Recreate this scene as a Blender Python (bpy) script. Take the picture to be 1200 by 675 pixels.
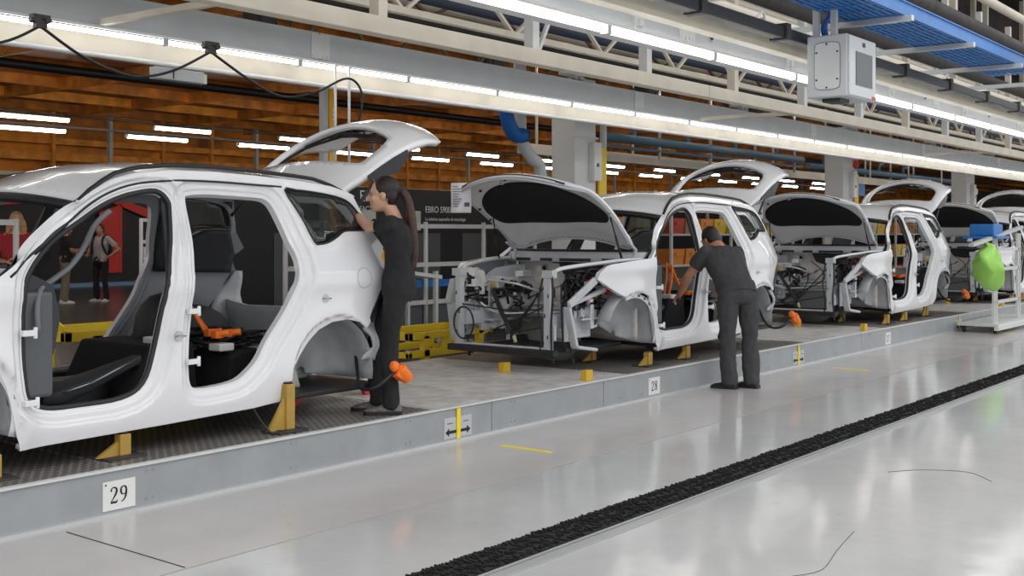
import bpy, bmesh, math, random
import numpy as np
from mathutils import Vector, Matrix
from mathutils.geometry import delaunay_2d_cdt
for o in list(bpy.data.objects): bpy.data.objects.remove(o)
SC = bpy.context.scene; C = SC.collection
PI = math.pi

# ---------------------------------------------------------------- camera, world, exposure
CAM_H = 1.505
cd = bpy.data.cameras.new('camera'); cam = bpy.data.objects.new('camera', cd); C.objects.link(cam)
cd.sensor_width = 36.0; cd.lens = 36.0 * 1375.0 / 1200.0
cd.shift_y = -(337.5 - 273.0) / 1200.0
cd.clip_end = 400
cam.location = (0, 0, CAM_H)
cam.rotation_euler = (PI / 2, 0, math.radians(37.3667) - PI / 2)
SC.camera = cam
SC.view_settings.view_transform = 'Standard'; SC.view_settings.look = 'None'
SC.view_settings.gamma = 1.0; SC.view_settings.use_curve_mapping = False
SC.view_settings.exposure = 0.22
world = bpy.data.worlds.new('hall_ambient'); SC.world = world; world.use_nodes = True  # even ambient fill entering by the unmodelled open sides of the hall
bg = world.node_tree.nodes['Background']; bg.inputs[0].default_value = (0.97, 0.98, 1.0, 1); bg.inputs[1].default_value = 0.88
TUBE_STRENGTH = 6.0
FAR_TUBE_STRENGTH = 20.0
FILL_PANEL_W = 300.0
# area panels added out of frame as general fill, standing for unseen aisle lamp rows
def fill_panel(name, loc, sx, sy, watts):
    l = bpy.data.lights.new(name, 'AREA'); l.shape = 'RECTANGLE'; l.size = sx; l.size_y = sy; l.energy = watts
    l.color = (1.0, 0.99, 0.96)
    o = bpy.data.objects.new(name, l); C.objects.link(o); o.location = loc
    return o
fill_panel('fill_panel', (8, 0.5, 7.5), 22, 1.2, FILL_PANEL_W)
fill_panel('fill_panel', (10, -4.5, 7.5), 26, 1.2, FILL_PANEL_W)
fill_panel('fill_panel', (34, 1.5, 7.5), 22, 1.5, FILL_PANEL_W)

# ---------------------------------------------------------------- materials
MATS = {}
def mat(name, col, rough=0.5, metal=0.0, coat=0.0, var=0.0, vscale=6.0, bump=0.0, bscale=40.0, emit=None, estr=0.0, trans=0.0, alpha=1.0, spec=None):
    if name in MATS: return MATS[name]
    m = bpy.data.materials.new(name); m.use_nodes = True
    nt = m.node_tree; b = nt.nodes['Principled BSDF']
    b.inputs['Base Color'].default_value = (*col, 1); b.inputs['Roughness'].default_value = rough
    b.inputs['Metallic'].default_value = metal; b.inputs['Coat Weight'].default_value = coat
    b.inputs['Coat Roughness'].default_value = 0.03
    b.inputs['Transmission Weight'].default_value = trans; b.inputs['Alpha'].default_value = alpha
    if spec is not None: b.inputs['Specular IOR Level'].default_value = spec
    if emit: b.inputs['Emission Color'].default_value = (*emit, 1); b.inputs['Emission Strength'].default_value = estr
    tc = None
    if var > 0 or bump > 0:
        tc = nt.nodes.new('ShaderNodeTexCoord')
    if var > 0:
        n = nt.nodes.new('ShaderNodeTexNoise'); n.inputs['Scale'].default_value = vscale; n.inputs['Detail'].default_value = 5
        nt.links.new(tc.outputs['Object'], n.inputs['Vector'])
        r = nt.nodes.new('ShaderNodeMapRange'); r.inputs[1].default_value = 0.3; r.inputs[2].default_value = 0.7
        r.inputs[3].default_value = 1 - var; r.inputs[4].default_value = 1 + var
        nt.links.new(n.outputs['Fac'], r.inputs[0])
        mx = nt.nodes.new('ShaderNodeVectorMath'); mx.operation = 'SCALE'
        mx.inputs[0].default_value = col; nt.links.new(r.outputs[0], mx.inputs['Scale'])
        nt.links.new(mx.outputs[0], b.inputs['Base Color'])
    if bump > 0:
        n2 = nt.nodes.new('ShaderNodeTexNoise'); n2.inputs['Scale'].default_value = bscale; n2.inputs['Detail'].default_value = 3
        nt.links.new(tc.outputs['Object'], n2.inputs['Vector'])
        bp = nt.nodes.new('ShaderNodeBump'); bp.inputs['Strength'].default_value = bump; bp.inputs['Distance'].default_value = 0.01
        nt.links.new(n2.outputs['Fac'], bp.inputs['Height']); nt.links.new(bp.outputs[0], b.inputs['Normal'])
    MATS[name] = m
    return m
def brick_mat(name, c1, c2, cm, scale, bw, rh, mortar, rough=0.5, metal=0.0, bump=0.3, offset=0.0):
    m = bpy.data.materials.new(name); m.use_nodes = True; nt = m.node_tree; b = nt.nodes['Principled BSDF']
    tc = nt.nodes.new('ShaderNodeTexCoord'); br = nt.nodes.new('ShaderNodeTexBrick')
    br.offset = offset
    br.inputs['Color1'].default_value = (*c1, 1); br.inputs['Color2'].default_value = (*c2, 1); br.inputs['Mortar'].default_value = (*cm, 1)
    br.inputs['Scale'].default_value = scale; br.inputs['Mortar Size'].default_value = mortar
    br.inputs['Brick Width'].default_value = bw; br.inputs['Row Height'].default_value = rh
    nt.links.new(tc.outputs['Object'], br.inputs['Vector']); nt.links.new(br.outputs['Color'], b.inputs['Base Color'])
    b.inputs['Roughness'].default_value = rough; b.inputs['Metallic'].default_value = metal
    if bump:
        bp = nt.nodes.new('ShaderNodeBump'); bp.inputs['Strength'].default_value = bump; bp.inputs['Distance'].default_value = 0.01
        nt.links.new(br.outputs['Fac'], bp.inputs['Height']); bp.invert = True; nt.links.new(bp.outputs[0], b.inputs['Normal'])
    MATS[name] = m
    return m
def floor_mat(name, base, stain, rough=0.12, pebble=0.12):
    m = bpy.data.materials.new(name); m.use_nodes = True; nt = m.node_tree; b = nt.nodes['Principled BSDF']
    tc = nt.nodes.new('ShaderNodeTexCoord')
    n = nt.nodes.new('ShaderNodeTexNoise'); n.inputs['Scale'].default_value = 0.9; n.inputs['Detail'].default_value = 8; n.inputs['Roughness'].default_value = 0.7
    nt.links.new(tc.outputs['Object'], n.inputs['Vector'])
    n2 = nt.nodes.new('ShaderNodeTexNoise'); n2.inputs['Scale'].default_value = 9; n2.inputs['Detail'].default_value = 6; n2.inputs['Roughness'].default_value = 0.75
    nt.links.new(tc.outputs['Object'], n2.inputs['Vector'])
    r = nt.nodes.new('ShaderNodeMapRange'); r.inputs[1].default_value = 0.35; r.inputs[2].default_value = 0.7
    nt.links.new(n.outputs['Fac'], r.inputs[0])
    mx = nt.nodes.new('ShaderNodeMix'); mx.data_type = 'RGBA'
    mx.inputs['A'].default_value = (*base, 1); mx.inputs['B'].default_value = (*stain, 1)
    nt.links.new(r.outputs[0], mx.inputs['Factor'])
    cr = nt.nodes.new('ShaderNodeValToRGB'); cr.color_ramp.elements[0].position = 0.26; cr.color_ramp.elements[0].color = (0.5, 0.48, 0.46, 1)
    cr.color_ramp.elements[1].position = 0.36; cr.color_ramp.elements[1].color = (1, 1, 1, 1)
    nt.links.new(n2.outputs['Fac'], cr.inputs[0])
    mu = nt.nodes.new('ShaderNodeMix'); mu.data_type = 'RGBA'; mu.blend_type = 'MULTIPLY'; mu.inputs['Factor'].default_value = 0.6
    nt.links.new(mx.outputs['Result'], mu.inputs['A']); nt.links.new(cr.outputs[0], mu.inputs['B'])
    nt.links.new(mu.outputs['Result'], b.inputs['Base Color'])
    rr = nt.nodes.new('ShaderNodeMapRange'); rr.inputs[3].default_value = rough * 0.6; rr.inputs[4].default_value = rough * 1.8
    nt.links.new(n.outputs['Fac'], rr.inputs[0]); nt.links.new(rr.outputs[0], b.inputs['Roughness'])
    bp = nt.nodes.new('ShaderNodeBump'); bp.inputs['Strength'].default_value = pebble; bp.inputs['Distance'].default_value = 0.02
    n3 = nt.nodes.new('ShaderNodeTexNoise'); n3.inputs['Scale'].default_value = 2.5; n3.inputs['Detail'].default_value = 4
    nt.links.new(tc.outputs['Object'], n3.inputs['Vector'])
    nt.links.new(n3.outputs['Fac'], bp.inputs['Height']); nt.links.new(bp.outputs[0], b.inputs['Normal'])
    MATS[name] = m
    return m

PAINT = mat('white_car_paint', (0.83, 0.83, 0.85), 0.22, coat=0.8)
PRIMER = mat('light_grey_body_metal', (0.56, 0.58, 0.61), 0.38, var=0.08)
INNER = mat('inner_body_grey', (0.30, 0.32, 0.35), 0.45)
DASHMETAL = mat('beige_grey_sheet', (0.62, 0.59, 0.56), 0.4, metal=0.2, var=0.1)
DARKTRIM = mat('charcoal_trim', (0.035, 0.037, 0.042), 0.6)
BLACK = mat('black_plastic', (0.012, 0.012, 0.014), 0.45)
GLOSSB = mat('gloss_black', (0.01, 0.01, 0.012), 0.08)
FELT = mat('black_felt', (0.012, 0.011, 0.012), 0.95, bump=0.4, bscale=90)
RUBBER = mat('rubber', (0.02, 0.02, 0.022), 0.55)
GREYRUBBER = mat('grey_rubber', (0.16, 0.17, 0.18), 0.5)
GLASS = mat('tinted_glass', (0.10, 0.11, 0.11), 0.02, trans=0.85)
OCHRE = mat('ochre_paint', (0.48, 0.30, 0.06), 0.5, var=0.15)
YELLOW = mat('yellow_paint', (0.85, 0.60, 0.02), 0.4, var=0.06)
TAPE = mat('yellow_tape', (0.95, 0.72, 0.02), 0.5)
ORANGE = mat('orange_plastic', (0.95, 0.20, 0.02), 0.4)
RED = mat('red_plastic', (0.62, 0.04, 0.03), 0.4)
PINKM = mat('pale_pink_plastic', (0.75, 0.55, 0.55), 0.5)
STEEL = mat('steel', (0.55, 0.56, 0.58), 0.3, metal=0.9)
ALU = mat('aluminium', (0.66, 0.67, 0.68), 0.35, metal=0.6)
GREYPAINT = mat('grey_beam_paint', (0.52, 0.54, 0.55), 0.45, var=0.05, vscale=3)
LIGHTPAINT = mat('pale_grey_paint', (0.66, 0.67, 0.66), 0.45, var=0.05)
CREAM = mat('cream_paint', (0.70, 0.64, 0.53), 0.5, var=0.08, vscale=3)
WHITEP = mat('white_enamel', (0.78, 0.78, 0.77), 0.4)
DECK = mat('deck_plate', (0.62, 0.60, 0.57), 0.42, metal=0.0, var=0.25, vscale=5)
SKIRT = mat('platform_side_grey', (0.33, 0.35, 0.36), 0.35, var=0.08, vscale=4)
BLUE = mat('blue_paint', (0.02, 0.17, 0.50), 0.4, var=0.1)
BLUEH = mat('blue_hose', (0.01, 0.14, 0.50), 0.5)
PIPEBLUE = mat('slate_blue_pipe', (0.09, 0.17, 0.24), 0.4)
RUSTO = mat('orange_wood', (0.50, 0.17, 0.022), 0.65, var=0.45, vscale=3)
RUSTB = mat('orange_beam', (0.80, 0.30, 0.03), 0.6, var=0.3, vscale=3)
DARKST = mat('dark_steel', (0.045, 0.04, 0.038), 0.6, var=0.3)
PAPER = mat('paper', (0.86, 0.84, 0.88), 0.7)
INK = mat('black_ink', (0.01, 0.01, 0.01), 0.6)
BLACKWALL = mat('black_exhibition_wall', (0.018, 0.018, 0.020), 0.5)
REDWALL = mat('red_wall_graphic', (0.80, 0.045, 0.035), 0.5)
LETTER = mat('white_lettering', (0.95, 0.95, 0.95), 0.5)
GREEN = mat('green_bag_plastic', (0.36, 0.72, 0.13), 0.45, bump=0.5, bscale=18)
TUBE = mat('lit_fluorescent_tube', (1, 1, 1), 0.4, emit=(1.0, 0.99, 0.97), estr=TUBE_STRENGTH)
TUBE2 = mat('lit_far_tube', (1, 1, 1), 0.4, emit=(1.0, 0.95, 0.85), estr=FAR_TUBE_STRENGTH)
SKIN = mat('skin', (0.66, 0.38, 0.26), 0.5)
SKIN2 = mat('tanned_skin', (0.48, 0.235, 0.14), 0.5)
HAIR = mat('dark_brown_hair', (0.016, 0.008, 0.006), 0.45, var=0.4, vscale=50)
HAIRTIP = mat('auburn_hair', (0.05, 0.019, 0.010), 0.45, var=0.4, vscale=40)
BLOND = mat('blonde_hair', (0.55, 0.33, 0.13), 0.5, var=0.3, vscale=30)
CLOTHB = mat('black_cloth', (0.016, 0.016, 0.018), 0.85, bump=0.25, bscale=25)
CLOTHG = mat('charcoal_cloth', (0.050, 0.050, 0.053), 0.85, bump=0.25, bscale=25)
KHAKI = mat('khaki_cloth', (0.25, 0.20, 0.14), 0.85)
GREYSHIRT = mat('grey_shirt_cloth', (0.42, 0.40, 0.40), 0.85, var=0.1, vscale=20)
REDCLOTH = mat('red_cloth', (0.45, 0.03, 0.04), 0.8)
SHOEW = mat('white_shoe', (0.7, 0.68, 0.66), 0.6)
SHOEG = mat('grey_pink_shoe', (0.16, 0.14, 0.14), 0.7, var=0.5, vscale=30)
SHOEB = mat('black_leather', (0.015, 0.015, 0.015), 0.45)
LIPS = mat('lips', (0.42, 0.12, 0.10), 0.45)
EYEW = mat('eye_white', (0.40, 0.37, 0.35), 0.3)
GREYPANEL = mat('grey_panel', (0.10, 0.11, 0.115), 0.5)
SCREEN = mat('dark_screen', (0.05, 0.065, 0.07), 0.15)
BOXG = mat('control_box_grey', (0.55, 0.57, 0.58), 0.4)

# ---------------------------------------------------------------- object helpers
def link(o, parent=None):
    C.objects.link(o)
    if parent is not None: o.parent = parent
    return o
def thing(name, label, cat, loc=(0, 0, 0), rz=0.0, group=None, kind=None):
    o = bpy.data.objects.new(name, None); C.objects.link(o); o.location = loc; o.rotation_euler = (0, 0, rz); o.empty_display_size = 0.1
    return tag(o, label, cat, group, kind)
def tag(o, label=None, cat=None, group=None, kind=None):
    if label: o['label'] = label
    if cat: o['category'] = cat
    if group: o['group'] = group
    if kind: o['kind'] = kind
    return o
def kids(o): return [c for c in bpy.data.objects if c.parent == o]
def copy_tree(o, kidmap):
    n = o.copy(); C.objects.link(n)
    for ch in kidmap.get(o.name, []):
        c = copy_tree(ch, kidmap); c.parent = n; c.matrix_parent_inverse = ch.matrix_parent_inverse.copy()
    return n
def make_kidmap(root):
    km = {}
    for o in bpy.data.objects:
        if o.parent: km.setdefault(o.parent.name, []).append(o)
    return km
def dup(root, loc=None, rz=None, label=None, group=None):
    r = copy_tree(root, make_kidmap(root))
    if loc is not None: r.location = loc
    if rz is not None: r.rotation_euler = (0, 0, rz)
    if label: r['label'] = label
    if group: r['group'] = group
    return r

def catmull(pts, n=6, closed=False):
    P = [Vector(p) for p in pts]; out = []
    N = len(P)
    rng = range(N) if closed else range(N - 1)
    for i in rng:
        if closed: a, b, c, d = P[(i - 1) % N], P[i], P[(i + 1) % N], P[(i + 2) % N]
        else: a, b, c, d = P[max(i - 1, 0)], P[i], P[i + 1], P[min(i + 2, N - 1)]
        for k in range(n):
            t = k / n
            out.append(0.5 * ((2 * b) + (c - a) * t + (2 * a - 5 * b + 4 * c - d) * t * t + (3 * b - a - 3 * c + d) * t ** 3))
    if not closed: out.append(P[-1])
    return out

class MB:
    def __init__(s): s.v = []; s.f = []; s.sm = []; s.mi = []
    def add(s, vs, fs, smooth=False, mi=0):
        o = len(s.v); s.v += [tuple(v) for v in vs]
        for f in fs: s.f.append(tuple(i + o for i in f)); s.sm.append(smooth); s.mi.append(mi)
        return s
    def box(s, c, d, M=None, mi=0):
        x, y, z = d[0] / 2, d[1] / 2, d[2] / 2
        vs = [Vector(p) for p in ((-x, -y, -z), (x, -y, -z), (x, y, -z), (-x, y, -z), (-x, -y, z), (x, -y, z), (x, y, z), (-x, y, z))]
        if M is not None: vs = [M @ v for v in vs]
        vs = [v + Vector(c) for v in vs]
        return s.add(vs, [(0, 3, 2, 1), (4, 5, 6, 7), (0, 1, 5, 4), (1, 2, 6, 5), (2, 3, 7, 6), (3, 0, 4, 7)], False, mi)
    def bx(s, x0, x1, y0, y1, z0, z1, mi=0):
        return s.box(((x0 + x1) / 2, (y0 + y1) / 2, (z0 + z1) / 2), (abs(x1 - x0), abs(y1 - y0), abs(z1 - z0)), None, mi)
    def bar(s, p0, p1, w, h, up=(0, 0, 1), mi=0):
        p0 = Vector(p0); p1 = Vector(p1); d = (p1 - p0); L = d.length; d.normalize()
        u = Vector(up); side = d.cross(u)
        if side.length < 1e-4: side = d.cross(Vector((1, 0, 0)))
        side.normalize(); u = side.cross(d)
        M = Matrix((d, side, u)).transposed()
        return s.box((p0 + p1) / 2, (L, w, h), M, mi)
    def tube(s, pts, r, seg=8, closed=False, mi=0, caps=True, ry=None):
        P = [Vector(p) for p in pts]; n = len(P)
        rr = r if isinstance(r, (list, tuple)) else [r] * n
        rings = []; prev = None
        for i in range(n):
            if closed: t = P[(i + 1) % n] - P[(i - 1) % n]
            else: t = P[min(i + 1, n - 1)] - P[max(i - 1, 0)]
            if t.length < 1e-9: t = Vector((0, 0, 1))
            t.normalize()
            if prev is None:
                a = t.cross(Vector((0, 0, 1)))
                if a.length < 1e-3: a = t.cross(Vector((1, 0, 0)))
            else: a = prev - t * prev.dot(t)
            a.normalize(); prev = a; b = t.cross(a)
            k = 1.0 if ry is None else ry
            rings.append([P[i] + (a * math.cos(2 * PI * j / seg) + b * math.sin(2 * PI * j / seg) * k) * rr[i] for j in range(seg)])
        return s.loft(rings, closed_path=closed, caps=caps and not closed, mi=mi)
    def loft(s, rings, closed_path=False, caps=True, smooth=True, mi=0):
        m = len(rings[0]); vs = [v for r in rings for v in r]; fs = []
        n = len(rings)
        for i in range(n if closed_path else n - 1):
            for j in range(m):
                a = i * m + j; b = i * m + (j + 1) % m; c = ((i + 1) % n) * m + (j + 1) % m; d = ((i + 1) % n) * m + j
                fs.append((a, b, c, d))
        s.add(vs, fs, smooth, mi)
        if caps:
            o = len(s.v) - len(vs)
            s.f.append(tuple(o + j for j in reversed(range(m)))); s.sm.append(False); s.mi.append(mi)
            s.f.append(tuple(o + (n - 1) * m + j for j in range(m))); s.sm.append(False); s.mi.append(mi)
        return s
    def capsule(s, p0, p1, r0, r1, seg=12, sq=(1, 1)):
        p0 = Vector(p0); p1 = Vector(p1); d = (p1 - p0).normalized()
        pts = []; rs = []
        for k in range(5):
            a = PI / 2 * k / 4; pts.append(p0 - d * r0 * math.cos(a)); rs.append(max(r0 * math.sin(a), 1e-4))
        for k in range(5):
            a = PI / 2 * k / 4; pts.append(p1 + d * r1 * math.sin(a)); rs.append(max(r1 * math.cos(a), 1e-4))
        return s.tube(pts, rs, seg)
    def cyl(s, p0, p1, r, seg=16, r1=None, mi=0):
        return s.tube([p0, p1], [r, r if r1 is None else r1], seg, mi=mi)
    def ell(s, c, rad, seg=20, rg=12, M=None, mi=0):
        c = Vector(c); rings = []
        for i in range(rg + 1):
            ph = -PI / 2 + PI * i / rg
            cr = max(math.cos(ph), 1e-3)
            ring = []
            for j in range(seg):
                v = Vector((rad[0] * cr * math.cos(2 * PI * j / seg), rad[1] * cr * math.sin(2 * PI * j / seg), rad[2] * math.sin(ph)))
                if M is not None: v = M @ v
                ring.append(c + v)
            rings.append(ring)
        return s.loft(rings, mi=mi)
    def prism(s, poly, f0, f1, mi=0):
        """poly: 2D list; f0/f1 map (a,b)->3D for the two faces"""
        n = len(poly); vs = [f0(*p) for p in poly] + [f1(*p) for p in poly]
        fs = [tuple(reversed(range(n))), tuple(range(n, 2 * n))] + [(i, (i + 1) % n, n + (i + 1) % n, n + i) for i in range(n)]
        return s.add(vs, fs, False, mi)
    def build(s, name, mats, parent=None, bevel=0.0, solid=None, recalc=True, label=None, remesh=0, smooth_it=0, deci=0):
        me = bpy.data.meshes.new(name); me.from_pydata(s.v, [], s.f)
        me.polygons.foreach_set('use_smooth', s.sm); me.polygons.foreach_set('material_index', s.mi)
        for m in (mats if isinstance(mats, (list, tuple)) else [mats]): me.materials.append(m)
        if recalc:
            bm = bmesh.new(); bm.from_mesh(me); bmesh.ops.recalc_face_normals(bm, faces=bm.faces); bm.to_mesh(me); bm.free()
        me.update()
        o = bpy.data.objects.new(name, me); link(o, parent)
        if bevel:
            b = o.modifiers.new('bevel', 'BEVEL'); b.width = bevel; b.segments = 2; b.limit_method = 'ANGLE'; b.angle_limit = math.radians(40)
            b.harden_normals = False
        if solid:
            b = o.modifiers.new('solid', 'SOLIDIFY'); b.thickness = solid[0]; b.offset = solid[1]
            if len(solid) > 2: b.material_offset = solid[2]; b.material_offset_rim = solid[3]
        if remesh:
            b = o.modifiers.new('remesh', 'REMESH'); b.mode = 'VOXEL'; b.voxel_size = remesh; b.use_smooth_shade = True
            if smooth_it:
                b = o.modifiers.new('smooth', 'SMOOTH'); b.iterations = smooth_it; b.factor = 0.5
            if deci:
                b = o.modifiers.new('deci', 'DECIMATE'); b.ratio = deci
            dg = bpy.context.evaluated_depsgraph_get(); dg.update()
            nm = bpy.data.meshes.new_from_object(o.evaluated_get(dg))
            o.modifiers.clear(); o.data = nm
            for p in nm.polygons: p.use_smooth = True
        if label: o['label'] = label
        return o

def poly_in(poly, x, y):
    """vectorised point in polygon"""
    P = np.asarray(poly); n = len(P); ins = np.zeros(len(x), bool)
    for i in range(n):
        x0, y0 = P[i]; x1, y1 = P[(i + 1) % n]
        c = ((y0 > y) != (y1 > y)) & (x < (x1 - x0) * (y - y0) / (y1 - y0 + 1e-12) + x0)
        ins ^= c
    return ins
def poly_dist(poly, x, y):
    P = np.asarray(poly, float); n = len(P); d = np.full(len(x), 1e9)
    for i in range(n):
        a = P[i]; b = P[(i + 1) % n]; ab = b - a; L = ab @ ab + 1e-12
        t = np.clip(((x - a[0]) * ab[0] + (y - a[1]) * ab[1]) / L, 0, 1)
        d = np.minimum(d, np.hypot(x - a[0] - t * ab[0], y - a[1] - t * ab[1]))
    return d
def resample(poly, h):
    out = []; n = len(poly)
    for i in range(n):
        a = Vector(poly[i][:2]); b = Vector(poly[(i + 1) % n][:2]); k = max(1, int(round((b - a).length / h)))
        for j in range(k): out.append(tuple(a.lerp(b, j / k)))
    return out
def rounded(poly, n=5): return [tuple(p[:2]) for p in catmull([Vector((a, b, 0)) for a, b in poly], n, True)]
def tri_panel(outer, holes, h, loops=()):
    """triangulated 2D panel with holes; returns (pts Nx2, tris)"""
    outer = resample(outer, h); holes = [resample(q, h) for q in holes]
    vs = []; es = []
    for lp in [outer] + holes:
        o = len(vs); vs += lp; es += [(o + i, o + (i + 1) % len(lp)) for i in range(len(lp))]
    O = np.array(outer); x0, y0 = O.min(0); x1, y1 = O.max(0)
    gx, gy = np.meshgrid(np.arange(x0, x1, h), np.arange(y0, y1, h * 0.87)); gx[1::2] += h / 2
    gx = gx.ravel(); gy = gy.ravel()
    ok = poly_in(outer, gx, gy) & (poly_dist(outer, gx, gy) > h * 0.45)
    for q in holes: ok &= ~poly_in(q, gx, gy) & (poly_dist(q, gx, gy) > h * 0.45)
    LP = []
    for q, off in loops:
        q = np.array(resample(q, h * .9)); t = np.roll(q, -1, 0) - np.roll(q, 1, 0); L = np.hypot(t[:, 0], t[:, 1]) + 1e-9
        sgn = 1 if np.sum(q[:, 0] * np.roll(q[:, 1], -1) - q[:, 1] * np.roll(q[:, 0], -1)) > 0 else -1
        p = q + np.stack([t[:, 1], -t[:, 0]], 1) / L[:, None] * off * sgn
        keep = poly_in(outer, p[:, 0], p[:, 1]) & (poly_dist(outer, p[:, 0], p[:, 1]) > .010)
        for w in holes: keep &= (poly_dist(w, p[:, 0], p[:, 1]) > min(off * .97, .012 if w is not q else off * .97)) & ~poly_in(w, p[:, 0], p[:, 1])
        keep &= poly_dist(q, p[:, 0], p[:, 1]) > off * .96
        o = len(vs); idx = {}
        for i in range(len(p)):
            if keep[i]: idx[i] = len(vs); vs.append(tuple(p[i]))
        for i in idx:
            j = (i + 1) % len(p)
            if j in idx and np.hypot(*(p[i] - p[j])) < h * 2.5: es.append((idx[i], idx[j]))
        LP.append(p[keep])
    if LP:
        A = np.concatenate(LP)
        d = np.full(len(gx), 9.0)
        for a in A: d = np.minimum(d, np.hypot(gx - a[0], gy - a[1]))
        ok &= d > h * .55
    vs += list(zip(gx[ok], gy[ok]))
    r = delaunay_2d_cdt([Vector(v) for v in vs], es, [], 0, 1e-6)
    P = np.array([tuple(v) for v in r[0]]); T = np.array([f for f in r[2] if len(f) == 3])
    c = P[T].mean(1); k = poly_in(outer, c[:, 0], c[:, 1])
    for q in holes: k &= ~poly_in(q, c[:, 0], c[:, 1])
    return P, T[k]
def panel_obj(name, outer, holes, h, fn, mats, parent, solid=None, flip=False, label=None, loops=(), ana=False):
    P, T = tri_panel(outer, holes, h, loops)
    V = fn(P[:, 0], P[:, 1])
    if ana:
        e = .0035; A, B = P[:, 0], P[:, 1]
        S = lambda a, b: np.stack([np.asarray(q, float) for q in fn(a, b)], 1)
        n = np.cross(S(A + e, B) - S(A - e, B), S(A, B + e) - S(A, B - e)); n /= np.linalg.norm(n, axis=1)[:, None] + 1e-12
        if flip: n = -n; T = T[:, ::-1]
        O = np.stack(V, 1); I = O - n * solid[0]; N = len(O)
        ec = {}
        for t in T:
            for k in range(3): ec[(int(t[k]), int(t[(k + 1) % 3]))] = 1
        bd = [(a, b) for a, b in ec if (b, a) not in ec]
        ids = sorted({i for ed in bd for i in ed}); ix = {v: k for k, v in enumerate(ids)}; M = len(ids)
        verts = np.concatenate([O, I, O[ids], I[ids]])
        faces = [tuple(map(int, t)) for t in T] + [tuple(int(N + i) for i in t[::-1]) for t in T] + [(2 * N + ix[b], 2 * N + ix[a], 2 * N + M + ix[a], 2 * N + M + ix[b]) for a, b in bd]
        me = bpy.data.meshes.new(name); me.from_pydata([tuple(map(float, v)) for v in verts], [], faces)
        for m in mats: me.materials.append(m)
        me.polygons.foreach_set('use_smooth', [True] * len(faces)); me.polygons.foreach_set('material_index', [0] * len(T) + [1] * len(T) + [0] * len(bd))
        me.update()
        me.normals_split_custom_set_from_vertices([tuple(map(float, q)) for q in np.concatenate([n, -n, np.zeros((2 * M, 3))])])
        o = bpy.data.objects.new(name, me); return link(o, parent)
    mb = MB(); T2 = T[:, ::-1] if flip else T
    mb.add([tuple(map(float, v)) for v in np.stack(V, 1)], [tuple(map(int, t)) for t in T2], True)
    return mb.build(name, mats, parent, solid=solid, recalc=False, label=label)
def sstep(a, b, x):
    t = np.clip((x - a) / (b - a), 0, 1); return t * t * (3 - 2 * t)
# ---------------------------------------------------------------- setting
def struct(o): o['kind'] = 'structure'; return o
FLOOR = floor_mat('painted_floor', (0.475, 0.48, 0.48), (0.55, 0.55, 0.545), 0.10)
FLOORP = floor_mat('painted_floor_walkway', (0.50, 0.48, 0.475), (0.55, 0.53, 0.525), 0.16, .06)
BACKF = floor_mat('back_floor_concrete', (0.46, 0.455, 0.45), (0.52, 0.515, 0.51), 0.3, .05)
DARKF = brick_mat('dark_plank_floor', (0.075, 0.075, 0.078), (0.10, 0.10, 0.10), (0.05, 0.05, 0.05), 1.0, 1.8, .18, .01, .25, 0, .1, .5)
def slab(name, x0, x1, y0, y1, z0, z1, m):
    return struct(MB().bx(x0, x1, y0, y1, z0, z1).build(name, m))
slab('floor', -8, 95, -14, 3.13, -.2, 0, FLOOR)
slab('floor_walkway', -8, 95, 4.36, 5.50, -.2, 0, FLOORP)
slab('floor_lane', -8, 95, 3.49, 4.345, -.2, 0, FLOOR)
slab('floor_slot', -8, 95, 3.0, 8.0, -.4, -.19, DARKST)
slab('floor_back', -8, 95, 7.85, 10.1, -.2, 0, BACKF)
slab('floor_exhibition', -8, 95, 10.1, 36, -.2, -.002, DARKF)
# brush-filled slot with its two metal rails
rails = thing('floor_slot_rail', 'pale metal rails edging the black slot in the floor', 'rail', (0, 3.2, 0))
for y0, y1, nm in ((3.135, 3.20, 'edge_rail'), (3.215, 3.235, 'edge_rail')): MB().bx(-8, 95, y0 - 3.2, y1 - 3.2, -.19, .006).build(nm, ALU, rails)
br = MB(); rnd = random.Random(3)
br.bx(-8, 95, 3.255, 3.455, -.19, .002)
x = 1.5
while x < 26:
    st = .010 + x * .0012
    for k in range(3):
        y = 3.262 + .07 * k + rnd.uniform(0, .05); br.box((x + rnd.uniform(0, st), y, .0), (.007, .03, .012 + rnd.uniform(0, .024)), Matrix.Rotation(rnd.uniform(-.5, .5), 3, 'Z'))
    br.box((x, 3.458 + rnd.uniform(-.006, .012), -.004), (.009, .03, .022 + rnd.uniform(0, .014)), Matrix.Rotation(rnd.uniform(-.6, .6), 3, 'Z')); x += st
tag(br.build('slot_brush', mat('black_bristle', (.012, .011, .011), .9)), 'black bristle brush filling the long slot in the floor', 'brush', kind='stuff')
# end walls, upper wall, roof
struct(MB().bx(-9, 95, 30, 30.3, -.2, 2.6).build('wall_back', BLACKWALL))
struct(MB().bx(95, 95.3, -14, 36, -.2, 13).build('wall_far', mat('far_wall_grey', (.22, .21, .20), .8, var=.3, vscale=.6)))
struct(MB().bx(-9, 95, 11.6, 11.9, 4.9, 13).build('wall_upper', mat('upper_wall_dark', (.040, .036, .030), .8, var=.7, vscale=.8)))
struct(MB().bx(-9, 95, 4.9, 11.8, 9.5, 9.7).build('ceiling', DARKST))
PLANK = brick_mat('orange_plank_ceiling', (0.42, 0.13, 0.016), (0.24, 0.065, 0.009), (0.06, 0.02, 0.005), 1.0, 2.6, .22, .02, .6, 0, .3, .4)
struct(MB().bx(-9, 95, 10, 31, 4.9, 5.0).build('ceiling_mezzanine', PLANK))
cb = thing('mezzanine_beam_frame', 'orange brown beams under the mezzanine planks', 'beam', (0, 20, 4.8), kind='structure')
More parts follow.
